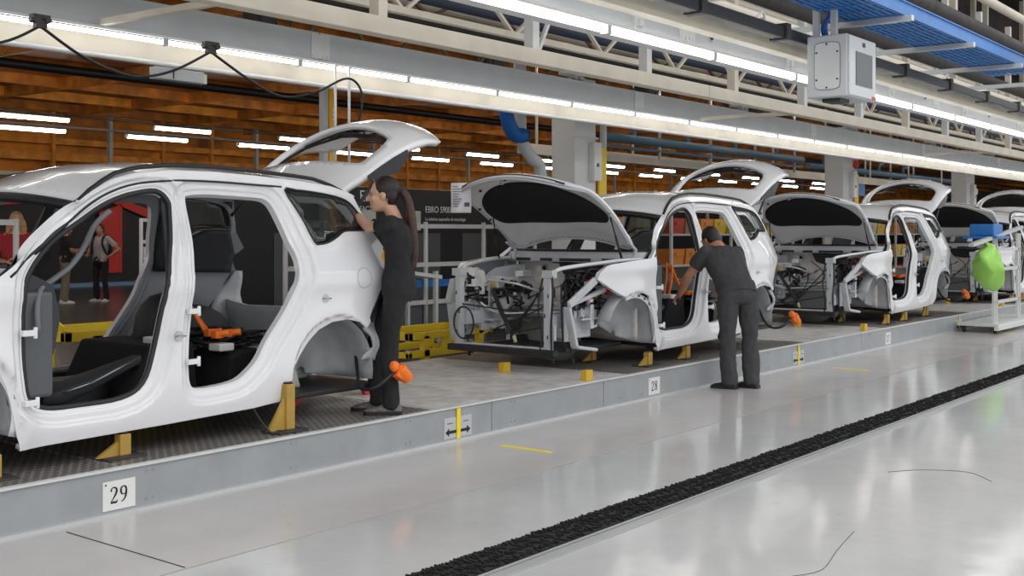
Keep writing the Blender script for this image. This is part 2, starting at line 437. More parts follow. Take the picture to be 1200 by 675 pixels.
for i, y in enumerate(np.arange(12, 30.5, 2.3)): MB().bx(-9, 95, y - 20 - .05, y - 20 + .05, -.12, .1).build('long_beam', RUSTO if i % 2 else RUSTB, cb)
for i in range(26): MB().bx(-6 + i * 3.4, -5.9 + i * 3.4, -9.5, 10.5, -.16, .1).build('cross_beam', RUSTO, cb)
# orange rack wall over the exhibition wall
ow = thing('orange_rack_wall', 'tall orange steel racking lit above the black exhibition wall', 'racking', (0, 29, 2.6), kind='structure')
MB().bx(-9, 95, .6, .7, 0, 2.3).build('back_sheet', mat('orange_backing', (.62, .22, .02), .7, var=.6, vscale=1.1), ow)
for z, h, m in ((.05, .18, CREAM), (.42, .10, CREAM), (.85, .22, RUSTB), (1.3, .16, RUSTB), (1.75, .1, RUSTO)): MB().bx(-9, 95, -.1, .05, z, z + h).build('rack_beam', m, ow)
for i in range(46): MB().bx(-7 + i * 1.75, -6.9 + i * 1.75, -.15, 0, 0, 2.3).build('rack_upright', GREYPAINT if i % 3 == 0 else RUSTB, ow)
# blue strip at foot of the wall
struct(MB().bx(-9, 95, 29.4, 29.99, -.002, .10).build('baseboard_back', mat('pale_blue_strip', (.22, .42, .66), .4)))
# exhibition graphics: red flat shapes painted on the wall
gp = thing('wall_graphic_panel', 'black wall panel with red angular stripes behind the visitors', 'panel', (18.6, 29.9, 0))
def flat(pts, name, m, par, t=.02): return MB().prism(pts, lambda a, b: (a, 0, b), lambda a, b: (a, -t, b)).build(name, m, par)
flat([(.4, 2.75), (.9, 2.75), (3.2, 2.05), (3.2, 1.75)], 'red_diagonal_stripe', REDWALL, gp)
flat([(1.0, .35), (1.75, .35), (1.75, 2.35), (1.0, 2.1)], 'red_upright_block', REDWALL, gp)
flat([(-3.2, 2.15), (-.9, 2.35), (-.9, 2.75), (-3.0, 2.65)], 'red_band', REDWALL, gp)

# ---------------------------------------------------------------- conveyor platform
conv = thing('conveyor_platform', 'long low grey platform carrying the row of white car bodies', 'conveyor', (0, 5.5, 0))
DZ = .24
MB().bx(-6, 60, .012, 2.35, 0, DZ - .006).build('deck', DECK, conv)
for k, (x0, x1) in enumerate([(-6, .5), (.5, 6.95), (6.95, 8.5)] + [(8.5 + 3 * i, 11.5 + 3 * i) for i in range(17)]):
    sp = MB(); sp.bx(x0 + .004, x1 - .004, 0, .012, .012, DZ)
    for j in range(2 if x1 - x0 < 4 else 6):
        for z in (.05, .20):
            xx = x0 + .25 + j * (1.05 if x1 - x0 > 4 else 1.9); sp.cyl((xx, 0, z), (xx, -.004, z), .008, 8); sp.cyl((xx + .045, 0, z), (xx + .045, -.004, z), .008, 8)
    sp.build('side_panel', SKIRT, conv)
MB().bx(-6, 60, -.012, .03, DZ - .006, DZ + .006).build('edge_trim', LIGHTPAINT, conv)
MB().bx(-6, 60, -.03, 0, 0, .014).build('foot_rail', ALU, conv)
GRATE = brick_mat('floor_grating', (.045, .042, .04), (.075, .07, .065), (.34, .32, .30), 1.0, .055, .040, .009, .4, .3, .6, .5)
PLATE = mat('worn_steel_plate', (.68, .66, .635), .36, metal=.0, var=.22, vscale=7)
for X0 in (5.66, 12.18, 18.63, 25.1, 31.5):
    for k in range(3):
        MB().bx(X0 - 3.15 + k * 1.28, X0 - 1.89 + k * 1.28, .06, 2.28, DZ - .007, DZ - .001).build('grating_panel', GRATE, conv)
    for k in range(3):
        MB().bx(X0 + .72 + k * .86, X0 + 1.56 + k * .86, .06, 2.28, DZ - .007, DZ).build('deck_plate', PLATE, conv)

# ---------------------------------------------------------------- overhead line structure
def seg_beam(name, label, cat, y0, y1, z0, z1, m, L, x0=-4, x1=60, gap=.006, part='beam_segment', plates=True):
    t = thing(name, label, cat, (0, (y0 + y1) / 2, z0)); d = (y1 - y0) / 2
    x = x0
    while x < x1:
        MB().bx(x + gap, min(x + L, x1) - gap, -d, d, 0, z1 - z0).build(part, m, t, bevel=.008)
        if plates:
            pl = MB(); pl.bx(x - .12, x + .12, -d - .012, -d, .02, z1 - z0 - .02)
            for k in range(4): pl.cyl((x - .09 + .06 * k, -d - .012, .045), (x - .09 + .06 * k, -d - .02, .045), .012, 8)
            pl.build('joint_plate', LIGHTPAINT, t)
        x += L
    return t
g1 = seg_beam('box_girder', 'grey box girder above the far side of the cars', 'girder', 8.48, 8.80, 3.19, 3.47, GREYPAINT, 6.0)
MB().bx(-4, 60, -.20, .18, -.035, -.01).build('lower_flange', DARKST, g1)
MB().bx(-4, 60, -.02, .02, -.20, -.035).build('light_backboard', CREAM, g1)
MB().cyl((-4, -.10, -.225), (60, -.10, -.225), .022, 10).build('conduit', WHITEP, g1)
MB().bx(-4, 60, -.07, .05, -.215, -.195).build('conduit_tray', GREYPAINT, g1)
g2 = seg_beam('box_girder', 'grey box girder above the near side of the cars, under the blue cable tray', 'girder', 4.42, 4.72, 2.96, 3.20, GREYPAINT, 6.0)
MB().bx(-4, 60, -.16, .02, -.055, 0).build('light_backboard', LIGHTPAINT, g2)
MB().bx(-4, 60, -.17, .17, .26, .28).build('upper_flange', LIGHTPAINT, g2)
for i in range(20):
    X = 2 + i * 2.6; MB().bx(X, X + .14, -.175, -.15, -.02, .24).box((X + .07, -.18, .06), (.05, .03, .05)).build('clamp_plate', LIGHTPAINT, g2)
    MB().cyl((X + 1.2, -.16, .10), (X + 1.2, -.165, .10), .02, 8).build('bolt', BLACK, g2) if i < 8 else None
cr = seg_beam('cream_rail_beam', 'cream rail beam hung between the two box girders', 'beam', 6.33, 6.47, 3.05, 3.19, CREAM, 8.0, plates=False)
for i in range(24):
    X = .6 + i * 2.02
    MB().bx(X - .05, X + .05, -.05, .05, .14, 2.6).build('hanger_post', LIGHTPAINT if i % 3 else CREAM, cr)
    if i % 2 == 0: MB().bar((X + .10, 0, .14), (X - .55 if i % 4 else X + .75, 0, 1.3), .035, .035).build('brace', LIGHTPAINT, cr)
    if i % 5 == 2: MB().bar((X + .9, .04, .15), (X + .9, 2.0, .16), .06, .05).build('cross_arm', CREAM, cr)
cr2 = seg_beam('cream_rail_beam', 'cream rail beam behind the black cable duct', 'beam', 4.12, 4.24, 3.0, 3.09, CREAM, 8.0, plates=False)
MB().bx(-4, 60, -.10, .02, .09, .105).build('top_lip', WHITEP, cr2)
tk = thing('cable_duct', 'long black cable duct hung in front of the near girder', 'duct', (0, 3.98, 3.05))
MB().bx(4, 60, -.06, .06, 0, .09).build('duct_body', BLACK, tk, bevel=.01)
for i in range(28): MB().bx(4.5 + i * 1.4, 4.58 + i * 1.4, -.075, .075, -.01, .12).build('duct_clip', DARKST, tk)
for i, (y, z, r, m) in enumerate(((5.4, 3.75, .06, CREAM), (5.9, 4.2, .09, DARKST), (7.4, 3.72, .05, mat('navy_pipe', (.02, .03, .06), .5)), (7.6, 3.85, .05, BLACK), (7.9, 4.1, .10, GREYPAINT), (8.4, 4.45, .05, CREAM), (9.0, 3.95, .08, DARKST), (9.4, 4.3, .12, CREAM), (9.9, 4.75, .06, GREYPAINT), (10.4, 5.4, .18, DARKST), (9.6, 5.6, .09, CREAM), (10.9, 6.3, .15, GREYPAINT), (8.6, 5.2, .07, CREAM), (10.9, 7.4, .2, CREAM), (5.2, 4.6, .12, DARKST), (5.6, 5.4, .08, CREAM), (4.4, 3.9, .05, WHITEP))):
    kinds = ['black', 'cream', 'grey']
    tag(MB().tube([(-4, y, z), (60, y, z)], r, 10).build('overhead_pipe', m), '%s %s overhead pipe running along the line, %s' % ('thick' if r > .08 else 'thin', {CREAM: 'cream', DARKST: 'dark', GREYPAINT: 'grey', BLACK: 'black', WHITEP: 'white'}.get(m, 'navy'), ['just above the near girder', 'high over the near girder', 'above the cream rail beam', 'beside the navy pipe', 'behind the cream rail beam', 'above the far girder', 'behind the far girder', 'high behind the far girder', 'near the mezzanine edge', 'at the mezzanine edge', 'above the mezzanine edge', 'along the upper wall', 'high over the far girder', 'highest on the upper wall', 'at the upper right of the view', 'between the hanger posts', 'above the black cable duct'][i]), 'pipe', group='overhead pipes')
for (y, z0, z1, m, lb) in ((7.0, 3.45, 4.05, CREAM, 'cream lattice girder above the cream rail beam'), (10.3, 3.55, 4.3, mat('olive_paint', (.16, .14, .08), .6, var=.3), 'olive lattice girder near the mezzanine edge'), (8.1, 3.75, 4.15, mat('brown_steel', (.16, .09, .05), .6, var=.4), 'brown lattice girder over the far box girder')):
    lt = thing('lattice_girder', lb, 'girder', (0, y, z0))
    for z in (0, z1 - z0): MB().bx(-4, 60, -.035, .035, z - .03, z + .03).build('chord', m, lt)
    for i in range(30):
        x = -2 + i * 1.6; MB().bar((x, 0, 0), (x + .8, 0, z1 - z0), .04, .03).bar((x + .8, 0, z1 - z0), (x + 1.6, 0, 0), .04, .03).build('lattice_bar', m, lt)
eb = None; rnd = random.Random(31)
for i in range(44):
    k = i % 4
    if i < 4:
        w, h = ((.5, .35), (.9, .18), (.3, .5), (.6, .25))[k]
        eq = MB().bx(-w / 2, w / 2, -.12, .12, 0, h); eq.bx(-w / 2 + .05, w / 2 - .05, -.14, -.12, .04, h - .04); eq.cyl((-w / 3, 0, h), (-w / 3, 0, h + .25), .025, 8); eq.tube(catmull([(w / 3, -.1, h * .8), (w / 3 + .15, -.16, h * .2), (w / 3 + .3, -.1, h * .9), (w / 3 + .5, 0, h)], 4), .014, 6)
        o = eq.build('electrical_box', (mat('orange_machine', (.55, .20, .03), .5), CREAM, DARKST, GREYPAINT)[k], bevel=.008)
        eb = (eb or []) + [o]
    else: o = eb[k].copy(); C.objects.link(o)
    o.location = (2.5 + i * 1.05, (10.2, 8.1, 10.3, 7.0)[k], (4.33, 4.18, 3.58, 4.08)[k])
    tag(o, ['orange machine box on the olive lattice girder', 'long cream box on the brown lattice girder', 'dark upright box on the olive lattice girder, lower chord', 'grey box on the cream lattice girder'][k], 'box', group=['orange boxes overhead', 'cream boxes overhead', 'dark boxes overhead', 'grey boxes overhead'][k])
HP = []
for i in range(30):
    X = 3 + i * 1.9; y = (10.6, 9.2, 7.2)[i % 3]
    MBp = MB().bx(-.07, .07, -.07, .07, 0, 5.0 - .0)
    if i == 0: HPm = MBp.build('hanger_column', CREAM); o = HPm
    else: o = HPm.copy(); C.objects.link(o)
    o.location = (X, y, 4.55 if y > 7.5 else 4.3); tag(o, 'cream hanger column in the dark upper structure', 'column', group='hanger columns in the upper structure')
# clutter of valves and brackets on the cream rail
rnd = random.Random(11)
cl0 = None
for i in range(16):
    if cl0 is None:
        mb = MB()
        for k in range(9): mb.box((rnd.uniform(-.25, .25), rnd.uniform(-.06, .06), rnd.uniform(0, .09)), (rnd.uniform(.04, .14), .06, rnd.uniform(.02, .05)))
        mb.tube(catmull([(-.2, 0, .08), (-.05, -.05, .2), (.12, 0, .12), (.2, .02, .05)], 5), .009, 6); mb.cyl((.05, 0, .05), (.05, 0, .17), .025, 8)
        cl0 = mb.build('valve_cluster', GREYPAINT); o = cl0
    else: o = cl0.copy(); C.objects.link(o)
    o.location = ((10.3 + i * 2.4), 8.64, 3.478) if i % 2 else ((9.6 + i * 2.6), 4.57, 3.247); tag(o, 'small grey valve cluster sitting on top of the %s box girder' % ('far' if i % 2 else 'near'), 'valve', group='valve clusters on the %s girder' % ('far' if i % 2 else 'near'))

# fluorescent lamps: thing > tube, two end caps
def make_lamp(label, group, y, z, x, L=1.53, m=TUBE, r=.019, housing=True):
    t = thing('fluorescent_lamp', label, 'lamp', (x, y, z), 0, group)
    MB().cyl((.03, 0, 0), (L - .03, 0, 0), r, 10).build('lamp_tube', m, t)
    MB().bx(-.02, .03, -.03, .03, -.03, .04).build('end_cap', GREYPAINT, t)
    if housing: MB().bx(0, L, -.035, .035, .028, .05).build('reflector', WHITEP, t)
    return t
l1 = make_lamp('lit white tube lamp under the far grey box girder', 'tube lamps under the far girder', 8.45, 3.135, .04)
for i in range(-2, 38):
    if i: dup(l1, (.04 + 1.53 * i, 8.45, 3.135))
l2 = make_lamp('lit white tube lamp under the near grey box girder', 'tube lamps under the near girder', 4.33, 2.885, .6, r=.024)
for i in range(-2, 38):
    if i: dup(l2, (.6 + 1.53 * i, 4.33, 2.885))
l3 = make_lamp('lit white tube lamp hung under the orange mezzanine, upper row', 'mezzanine lamps, upper row', 22, 3.83, 12.2, m=TUBE2, r=.045)
for i in range(-4, 12):
    if i: dup(l3, (12.2 + 3.6 * i, 22, 3.83))
l4 = make_lamp('lit white tube lamp hung under the orange mezzanine, lower row', 'mezzanine lamps, lower row', 21, 3.5, 11.5, m=TUBE2, r=.04)
for i in range(-4, 14):
    if i: dup(l4, (11.5 + 2.9 * i, 21, 3.5))
l5 = make_lamp('added white tube lamp at the mezzanine front edge, brightening the partition', 'added fill lamps, mezzanine front row', 10.3, 4.52, 3.0, m=TUBE2, r=.04)  # extra lamp row added to brighten the dim partition and its lettering
for X in (.15, 1.35): MB().cyl((X, 0, .04), (X, 0, .39), .012, 8).build('suspension_rod', STEEL, l5)
for i in range(-2, 16):
    if i: dup(l5, (3.0 + 2.9 * i, 10.3, 4.52))
MB_ = MB().bx(-4, 60, -.03, .03, .07, .11)
tag(MB_.build('lamp_rail', LIGHTPAINT), 'pale rail carrying the lower row of mezzanine lamps', 'rail').location = (0, 21, 3.5)
tag(MB().bx(-4, 60, -.03, .03, .07, .11).build('lamp_rail', DARKST), 'dark rail carrying the upper row of mezzanine lamps', 'rail').location = (0, 22, 3.83)
tag(MB().tube([(-4, 0, 0), (60, 0, 0)], .07, 8).build('ceiling_pipe', BLACK), 'black pipe crossing in front of the orange mezzanine ceiling', 'pipe').location = (0, 16, 3.95)

# hanging cable with trolleys
gar = thing('festoon_cable', 'black cable hanging in loops under the far girder at upper left', 'cable', (4.9, 8.30, 3.1))
loop = [(4.0, 2.78), (4.612, 2.916), (4.933, 3.085), None, (4.933, 3.085), (5.244, 2.918), (5.548, 2.817), (5.829, 2.792), (6.165, 2.885), (6.54, 3.085), None, (6.54, 3.085), (6.947, 2.895), (7.349, 2.771), (7.777, 2.851), (8.20, 3.027), (8.40, 2.90), (8.36, 2.60)]
cur = []
for p in loop + [None]:
    if p is None:
        MB().tube(catmull([(a - 4.9, 0, b - 3.1) for a, b in cur], 6), .012, 6).build('cable_loop', BLACK, gar); cur = []
    else: cur.append(p)
for X in (4.933, 6.54):
    MB().box((X - 4.9, 0, .0), (.09, .05, .06)).box((X - 4.9, 0, .055), (.14, .06, .03)).cyl((X - 4.95, -.04, .03), (X - 4.95, .04, .03), .025, 10).cyl((X - 4.85, -.04, .03), (X - 4.85, .04, .03), .025, 10).build('cable_trolley', DARKST, gar)
for X, lb in ((8.151, 'left one of two thin white rods hanging over the raised first tailgate'), (8.34, 'right one of two thin white rods hanging over the raised first tailgate')):
    tag(MB().cyl((0, 0, 0), (0, 0, 1.0), .014, 8).box((0, 0, 1.0), (.04, .04, .03)).build('hanging_rod', WHITEP), lb, 'rod').location = (X, 8.42, 2.16)
jb = thing('junction_box', 'small grey junction box hanging under the far girder at upper left', 'box', (6.05, 8.45, 2.815))
MB().bx(0, .5, -.05, .05, 0, .10).build('box_body', GREYPAINT, jb, bevel=.006); MB().bx(.5, .535, -.04, .04, 0, .085).build('end_socket', CREAM, jb); MB().bx(.17, .18, -.056, -.05, .01, .095).build('lid_seam', DARKST, jb)

# columns
for i, X in enumerate((13.9, 23.75, 32.3)):
    c = thing('support_column', ['white column with yellow guard behind the second car', 'white column with red beacon behind the third car', 'white column behind the fourth car, farthest of three'][i], 'column', (X, 9.5, 0), group='white columns behind the line')
    MB().bx(-.27, .27, -.2, .2, 0, 3.7).bx(-.30, .30, -.23, -.19, 2.85, 2.88).build('column_shaft', mat('column_white', (.72, .73, .72), .5), c, bevel=.01)
    MB().bx(.30, .50, -.24, -.2, 2.0, 2.75).build('yellow_guard', YELLOW, c, bevel=.01)
    MB().bx(.08, .28, -.30, -.2, 2.25, 2.8).build('switch_box', WHITEP, c, bevel=.01)
    MB().bx(.14, .20, -.305, -.30, 2.45, 2.5).build('switch_label', GREYPANEL, c)
    MB().cyl((.62, -.1, 1.6), (.62, -.1, 3.1), .05, 10).build('side_pipe', LIGHTPAINT, c)
    if i == 1:
        MB().ell((.36, -.2, 2.95), (.10, .10, .10), 14, 8).build('red_beacon', RED, c)
        MB().bx(.5, .85, -.24, -.2, 2.3, 2.55).build('blue_sign', BLUE, c)
gp_ = thing('slim_post', 'slim grey and amber post behind the raised first tailgate', 'post', (9.05, 9.5, 0))
MB().bx(-.06, .0, -.04, .04, 0, 3.3).build('grey_half', GREYPAINT, gp_); MB().bx(.01, .12, -.05, .03, 0, 3.3).build('amber_half', mat('amber_paint', (.85, .45, .02), .45), gp_)
for k in range(3): MB().bx(.06, .10, -.055, -.05, 2.75 + k * .05, 2.78 + k * .05).build('hole_plate', WHITEP, gp_)
# blue hose and elbow duct left of the first column
hs = thing('blue_flexible_hose', 'thick blue corrugated hose hanging left of the first white column', 'hose', (12.0, 9.2, 2.9))
P = catmull([(-.12, 0, .38), (-.08, 0, .15), (.0, 0, -.02), (.12, 0, -.12), (.28, 0, -.12)], 10)
hb = MB(); hb.tube(P, [.085 + (.016 if i % 2 else 0) for i in range(len(P))], 12); hb.build('hose_body', BLUEH, hs)
MB().cyl((.28, 0, -.12), (.40, 0, -.12), .075, 12).build('hose_collar', DARKST, hs)
tag(MB().tube(catmull([(12.35, 9.3, 5.2), (12.35, 9.3, 3.1), (12.4, 9.3, 2.72), (12.62, 9.3, 2.50), (12.8, 9.3, 2.38), (12.82, 9.3, 1.9)], 6), .085, 12).build('elbow_duct', GREYPAINT), 'grey bent duct pipe dropping beside the first white column', 'duct')
for lb, y, x0, x1, z in (('slate blue pipe with valves running behind the second raised tailgate', 11, 17.0, 25.3, 3.17), ('slate blue pipe behind the third raised tailgate', 12, 28, 40, 3.2)):
    bp = thing('compressed_air_pipe', lb, 'pipe', (x0, y, z)); MB().cyl((0, 0, 0), (x1 - x0, 0, 0), .085, 12).cyl((0, 0, -.16), (x1 - x0, 0, -.16), .03, 8).build('pipe_run', PIPEBLUE, bp)
    for k in range(4):
        X = 1.0 + k * 2.0; MB().tube(catmull([(X, 0, .05), (X, 0, .25), (X + .25, 0, .28), (X + .3, 0, .5)], 4), .04, 8).build('pipe_branch', PIPEBLUE, bp)
        MB().cyl((X + .9, 0, -.3), (X + .9, 0, 1.74), .03, 8).build('pipe_hanger', LIGHTPAINT, bp)
ccm = MB().bx(15, 40, 11.25, 11.35, 2.78, 2.95)
for k in range(9): ccm.bx(15.5 + 3 * k, 15.54 + 3 * k, 11.33, 11.36, 2.9, 4.89)
tag(ccm.build('cable_channel', CREAM), 'cream cable channel under the slate blue pipe', 'channel')
# control box hung from the blue tray
bx = thing('control_box', 'grey control box with dark window hanging from the blue tray', 'box', (9.05, 3.55, 2.60))
MB().bx(0, .60, 0, .34, 0, .50).build('box_body', BOXG, bx, bevel=.012)
MB().bx(.01, .59, -.015, 0, .01, .49).build('box_door', BOXG, bx, bevel=.006)
dd = MB(); dd.bx(.14, .50, -.02, -.014, .10, .37); dd.build('door_window', SCREEN, bx)
MB().bx(.29, .34, -.02, -.014, .42, .455).build('door_lock', BLACK, bx)
MB().bx(.50, .58, -.02, -.014, .01, .035).build('warning_sticker', RED, bx)
ov = rounded([(.08, .07), (.06, .12), (.06, .38), (.08, .43), (.17, .44), (.25, .43), (.27, .38), (.27, .12), (.25, .07), (.17, .06)], 4)
MB().prism(ov, lambda a, b: (0, a, b), lambda a, b: (-.008, a, b)).build('cover_plate', LIGHTPAINT, bx)
MB().tube([(-.006, a, b) for a, b in ov], .003, 5, closed=True).build('cover_gasket', GREYPANEL, bx)
sc = MB()
for a, b in ((.17, .075), (.17, .425), (.08, .14), (.08, .36), (.255, .14), (.255, .36)): sc.cyl((-.008, a, b), (-.013, a, b), .008, 8)
sc.build('cover_screw', BLACK, bx)
MB().bx(.02, .06, .10, .15, .5, .80).bx(.02, .06, .25, .30, .5, .80).build('hanging_bracket', GREYPAINT, bx)
MB().bx(.1, .3, .1, .25, -.03, 0).build('cable_gland', BLACK, bx)
MB().tube(catmull([(.12, .22, .50), (.10, .22, .62), (.15, .15, .70), (.3, .0, .735), (.5, -.05, .735)], 6), .018, 8).tube(catmull([(.16, .26, .50), (.15, .26, .62), (.25, .15, .70), (.5, 0, .735)], 6), .014, 8).build('blue_cable', BLUEH, bx)
# blue cable tray
tr = thing('cable_tray', 'blue perforated cable tray running overhead at upper right', 'cable tray', (6.0, 3.55, 3.30))
mb = MB()
for i in range(27):
    for j in range(9):
        mb.bx(i * .30 + .02, i * .30 + .27, -.25 + j * .058, -.215 + j * .058, 0, .006)
    mb.bx(i * .30 - .02, i * .30 + .02, -.25, .25, -.002, .006)
mb.bx(0, 8, -.25, .25, .03, .05)
mb.build('tray_base', BLUE, tr)
for y in (-.25, .25): MB().bx(0, 8, y - .006, y + .006, 0, .11).bx(0, 8, y - .02, y + .02, .105, .115).build('tray_side', BLUE, tr)
for k in range(5): MB().bx(1.9 + k * 1.72, 1.96 + k * 1.72, -.32, 1.0, -.05, -.005).build('tray_bracket', ALU, tr)
cbs = MB()
for j in range(5): cbs.tube(catmull([(i * .8, -.16 + j * .07 + .02 * math.sin(i * 2 + j), .075) for i in range(11)], 3), .016, 6)
cbs.build('laid_cable', BLUEH, tr)
t2 = thing('cable_tray', 'short blue tray piece rising at the right edge of the view', 'cable tray', (13.2, 3.0, 3.15))
MB().box((0, 0, .15), (.5, .02, .38), Matrix.Rotation(.2, 3, 'Y')).build('tray_base', BLUE, t2); 
for s in (-1, 1): MB().box((s * .25, -.04, .15), (.02, .09, .38), Matrix.Rotation(.2, 3, 'Y')).build('tray_side', BLUE, t2)

# ---------------------------------------------------------------- text helper
def text(name, body, size, loc, parent, m, rot=(PI / 2, 0, 0), ext=.001, sx=1.0):
    cu = bpy.data.curves.new(name, 'FONT'); cu.body = body; cu.size = size; cu.extrude = ext
    o = bpy.data.objects.new(name, cu); C.objects.link(o)
    bpy.context.view_layer.update(); dg = bpy.context.evaluated_depsgraph_get()
    me = bpy.data.meshes.new_from_object(o.evaluated_get(dg)); bpy.data.objects.remove(o)
    me.materials.clear(); me.materials.append(m)
    o = bpy.data.objects.new(name, me); link(o, parent); o.location = loc; o.rotation_euler = rot; o.scale = (sx, 1, 1)
    return o
def ribbon(mb, pts, ws, y):
    P = [Vector((p[0], 0, p[1])) for p in pts]; n = len(P); L = []; R_ = []
    for i in range(n):
        t = (P[min(i + 1, n - 1)] - P[max(i - 1, 0)]).normalized(); nn = Vector((-t.z, 0, t.x)); L.append(P[i] + nn * ws[i] / 2); R_.append(P[i] - nn * ws[i] / 2)
    vs = [(v.x, y, v.z) for v in L + R_]
    mb.add(vs, [(i, i + 1, n + i + 1, n + i) for i in range(n - 1)])
def digit(mb, ch, ox, oz, h, y):
    def st(pts, ws, k=6):
        c = [tuple((p.x, p.y)) for p in catmull([Vector((a, b, 0)) for a, b in pts], k)]
        w = np.interp(np.linspace(0, 1, len(c)), np.linspace(0, 1, len(ws)), ws)
        ribbon(mb, [(ox + a * h, oz + b * h) for a, b in c], [q * h for q in w], y)
    if ch == '2':
        st([(.06, .74), (.10, .90), (.25, .97), (.42, .88), (.44, .70), (.34, .48), (.16, .24), (.04, .08)], [.13, .07, .07, .12, .15, .12, .07, .05]); st([(.03, .06), (.25, .07), (.42, .06), (.50, .20)], [.12, .13, .12, .04])
    elif ch == '9':
        st([(.26, .97), (.10, .88), (.06, .70), (.12, .52), (.26, .46), (.38, .54), (.44, .72), (.38, .90), (.26, .97)], [.05, .11, .14, .1, .05, .05, .12, .12, .05]); st([(.44, .74), (.42, .45), (.30, .16), (.08, .03)], [.12, .14, .1, .05])
    elif ch == '8':
        st([(.26, .97), (.10, .88), (.12, .66), (.30, .52), (.43, .34), (.42, .12), (.26, .03), (.10, .12), (.08, .34), (.22, .50), (.40, .66), (.42, .88), (.26, .97)], [.06, .12, .13, .15, .14, .1, .05, .1, .12, .05, .1, .1, .06])
    elif ch == '7':
        st([(.04, .93), (.25, .92), (.48, .93)], [.13, .13, .12]); st([(.47, .90), (.32, .5), (.2, .03)], [.05, .08, .12])
for X, num, lb in ((3.725, '29', 'white number plate reading 29 on the platform side under the nearest car'), (9.35, '28', 'white number plate reading 28 on the platform side under the second car'), (15.44, '27', 'small white number plate reading 27 on the platform side under the third car')):
    s = thing('number_plate', lb, 'sign', (X, 5.4995, .025))
    MB().bx(-.1, .1, -.004, 0, 0, .155).build('plate', WHITEP, s)
    mb = MB(); digit(mb, num[0], -.056, .035, .088, -.0052); digit(mb, num[1], .004, .035, .088, -.0052); mb.build('digits', INK, s)
    MB().cyl((-.083, -.004, .138), (-.083, -.006, .138), .005, 8).build('rivet', INK, s)
for i, X in enumerate((6.55, 12.55, 18.55)):
    w_ = ['beside the standing woman', 'behind the bent-over man', 'by the cart with the green bag'][i]
    s = thing('position_label', 'grey label plate with black double arrow, %s' % w_, 'label', (X, 5.499, .02))
    MB().bx(-.155, .155, -.003, 0, 0, .15).build('plate', GREYPAINT, s)
    ar = MB(); ar.prism([(-.14, .045), (-.10, .075), (-.10, .056), (.10, .056), (.10, .075), (.14, .045), (.10, .015), (.10, .034), (-.10, .034), (-.10, .015)], lambda a, b: (a, -.003, b), lambda a, b: (a, -.0042, b)); ar.build('double_arrow', INK, s)
    for dx in (-.09, .09): MB().bx(dx - .03, dx + .03, -.0038, -.003, .105, .112).build('print_line', GREYPANEL, s)
    tag(MB().bx(X - .02, X + .02, 5.488, 5.494, .0, DZ - .01).build('marking_tape', TAPE), 'upright yellow tape on the platform side %s' % w_, 'tape')
    tag(MB().bx(X - .045 + .03, X + .03, 4.67, 5.10, 0, .0015).build('floor_tape', TAPE), 'short yellow tape strip on the floor %s' % w_, 'tape')
struct(MB().tube([(3.33, 5.36, .001), (3.30, 4.37, .001)], .003, 4).build('trim_1', DARKST))
# scuff marks on the floor in front
sk = random.Random(5)
for i, P in enumerate(([(4.82, 2.15), (5.0, 2.08), (5.35, 2.15), (5.75, 2.22)], [(7.3, 2.6), (7.5, 2.45), (7.6, 2.2), (7.4, 2.0)], [(4.35, 2.05), (4.4, 2.0), (4.5, 2.0)])):
    tag(MB().tube(catmull([(a, b, .001) for a, b in P], 4), .0018, 4).build('scuff_mark', DARKST), 'dark scuff line on the white painted floor, %s' % ['longest of three', 'curved one at right', 'shortest of three'][i], 'scuff', kind='structure')
# ---------------------------------------------------------------- car body (one thing, copied along the line)
FD = rounded([(-1.262, 1.46), (-1.275, 1.38), (-1.32, 1.22), (-1.372, 1.08), (-1.44, .83), (-1.495, .584), (-1.575, .40), (-1.72, .328), (-1.99, .318), (-2.18, .325), (-2.285, .38), (-2.312, .5), (-2.317, .7), (-2.315, .9), (-2.30, 1.0), (-2.25, 1.075), (-2.17, 1.155), (-2.06, 1.24), (-1.905, 1.325), (-1.76, 1.405), (-1.64, 1.457), (-1.50, 1.497), (-1.33, 1.518)], 4)
RD = rounded([(-1.141, 1.46), (-1.10, 1.497), (-.948, 1.508), (-.70, 1.501), (-.538, 1.494), (-.482, 1.475), (-.454, 1.435), (-.428, 1.338), (-.403, 1.215), (-.370, 1.10), (-.385, .986), (-.428, .893), (-.487, .791), (-.559, .696), (-.666, .567), (-.725, .48), (-.798, .411), (-.90, .350), (-1.05, .330), (-1.20, .330), (-1.25, .36), (-1.262, .45), (-1.256, .565), (-1.225, .95), (-1.17, 1.213)], 4)
QW = rounded([(-.350, 1.550), (-.24, 1.553), (-.13, 1.547), (.061, 1.526), (.205, 1.495), (.28, 1.44), (.325, 1.365), (.345, 1.300), (.31, 1.285), (.20, 1.283), (.085, 1.278), (.003, 1.242), (-.095, 1.204), (-.18, 1.191), (-.228, 1.205), (-.275, 1.36)], 3)
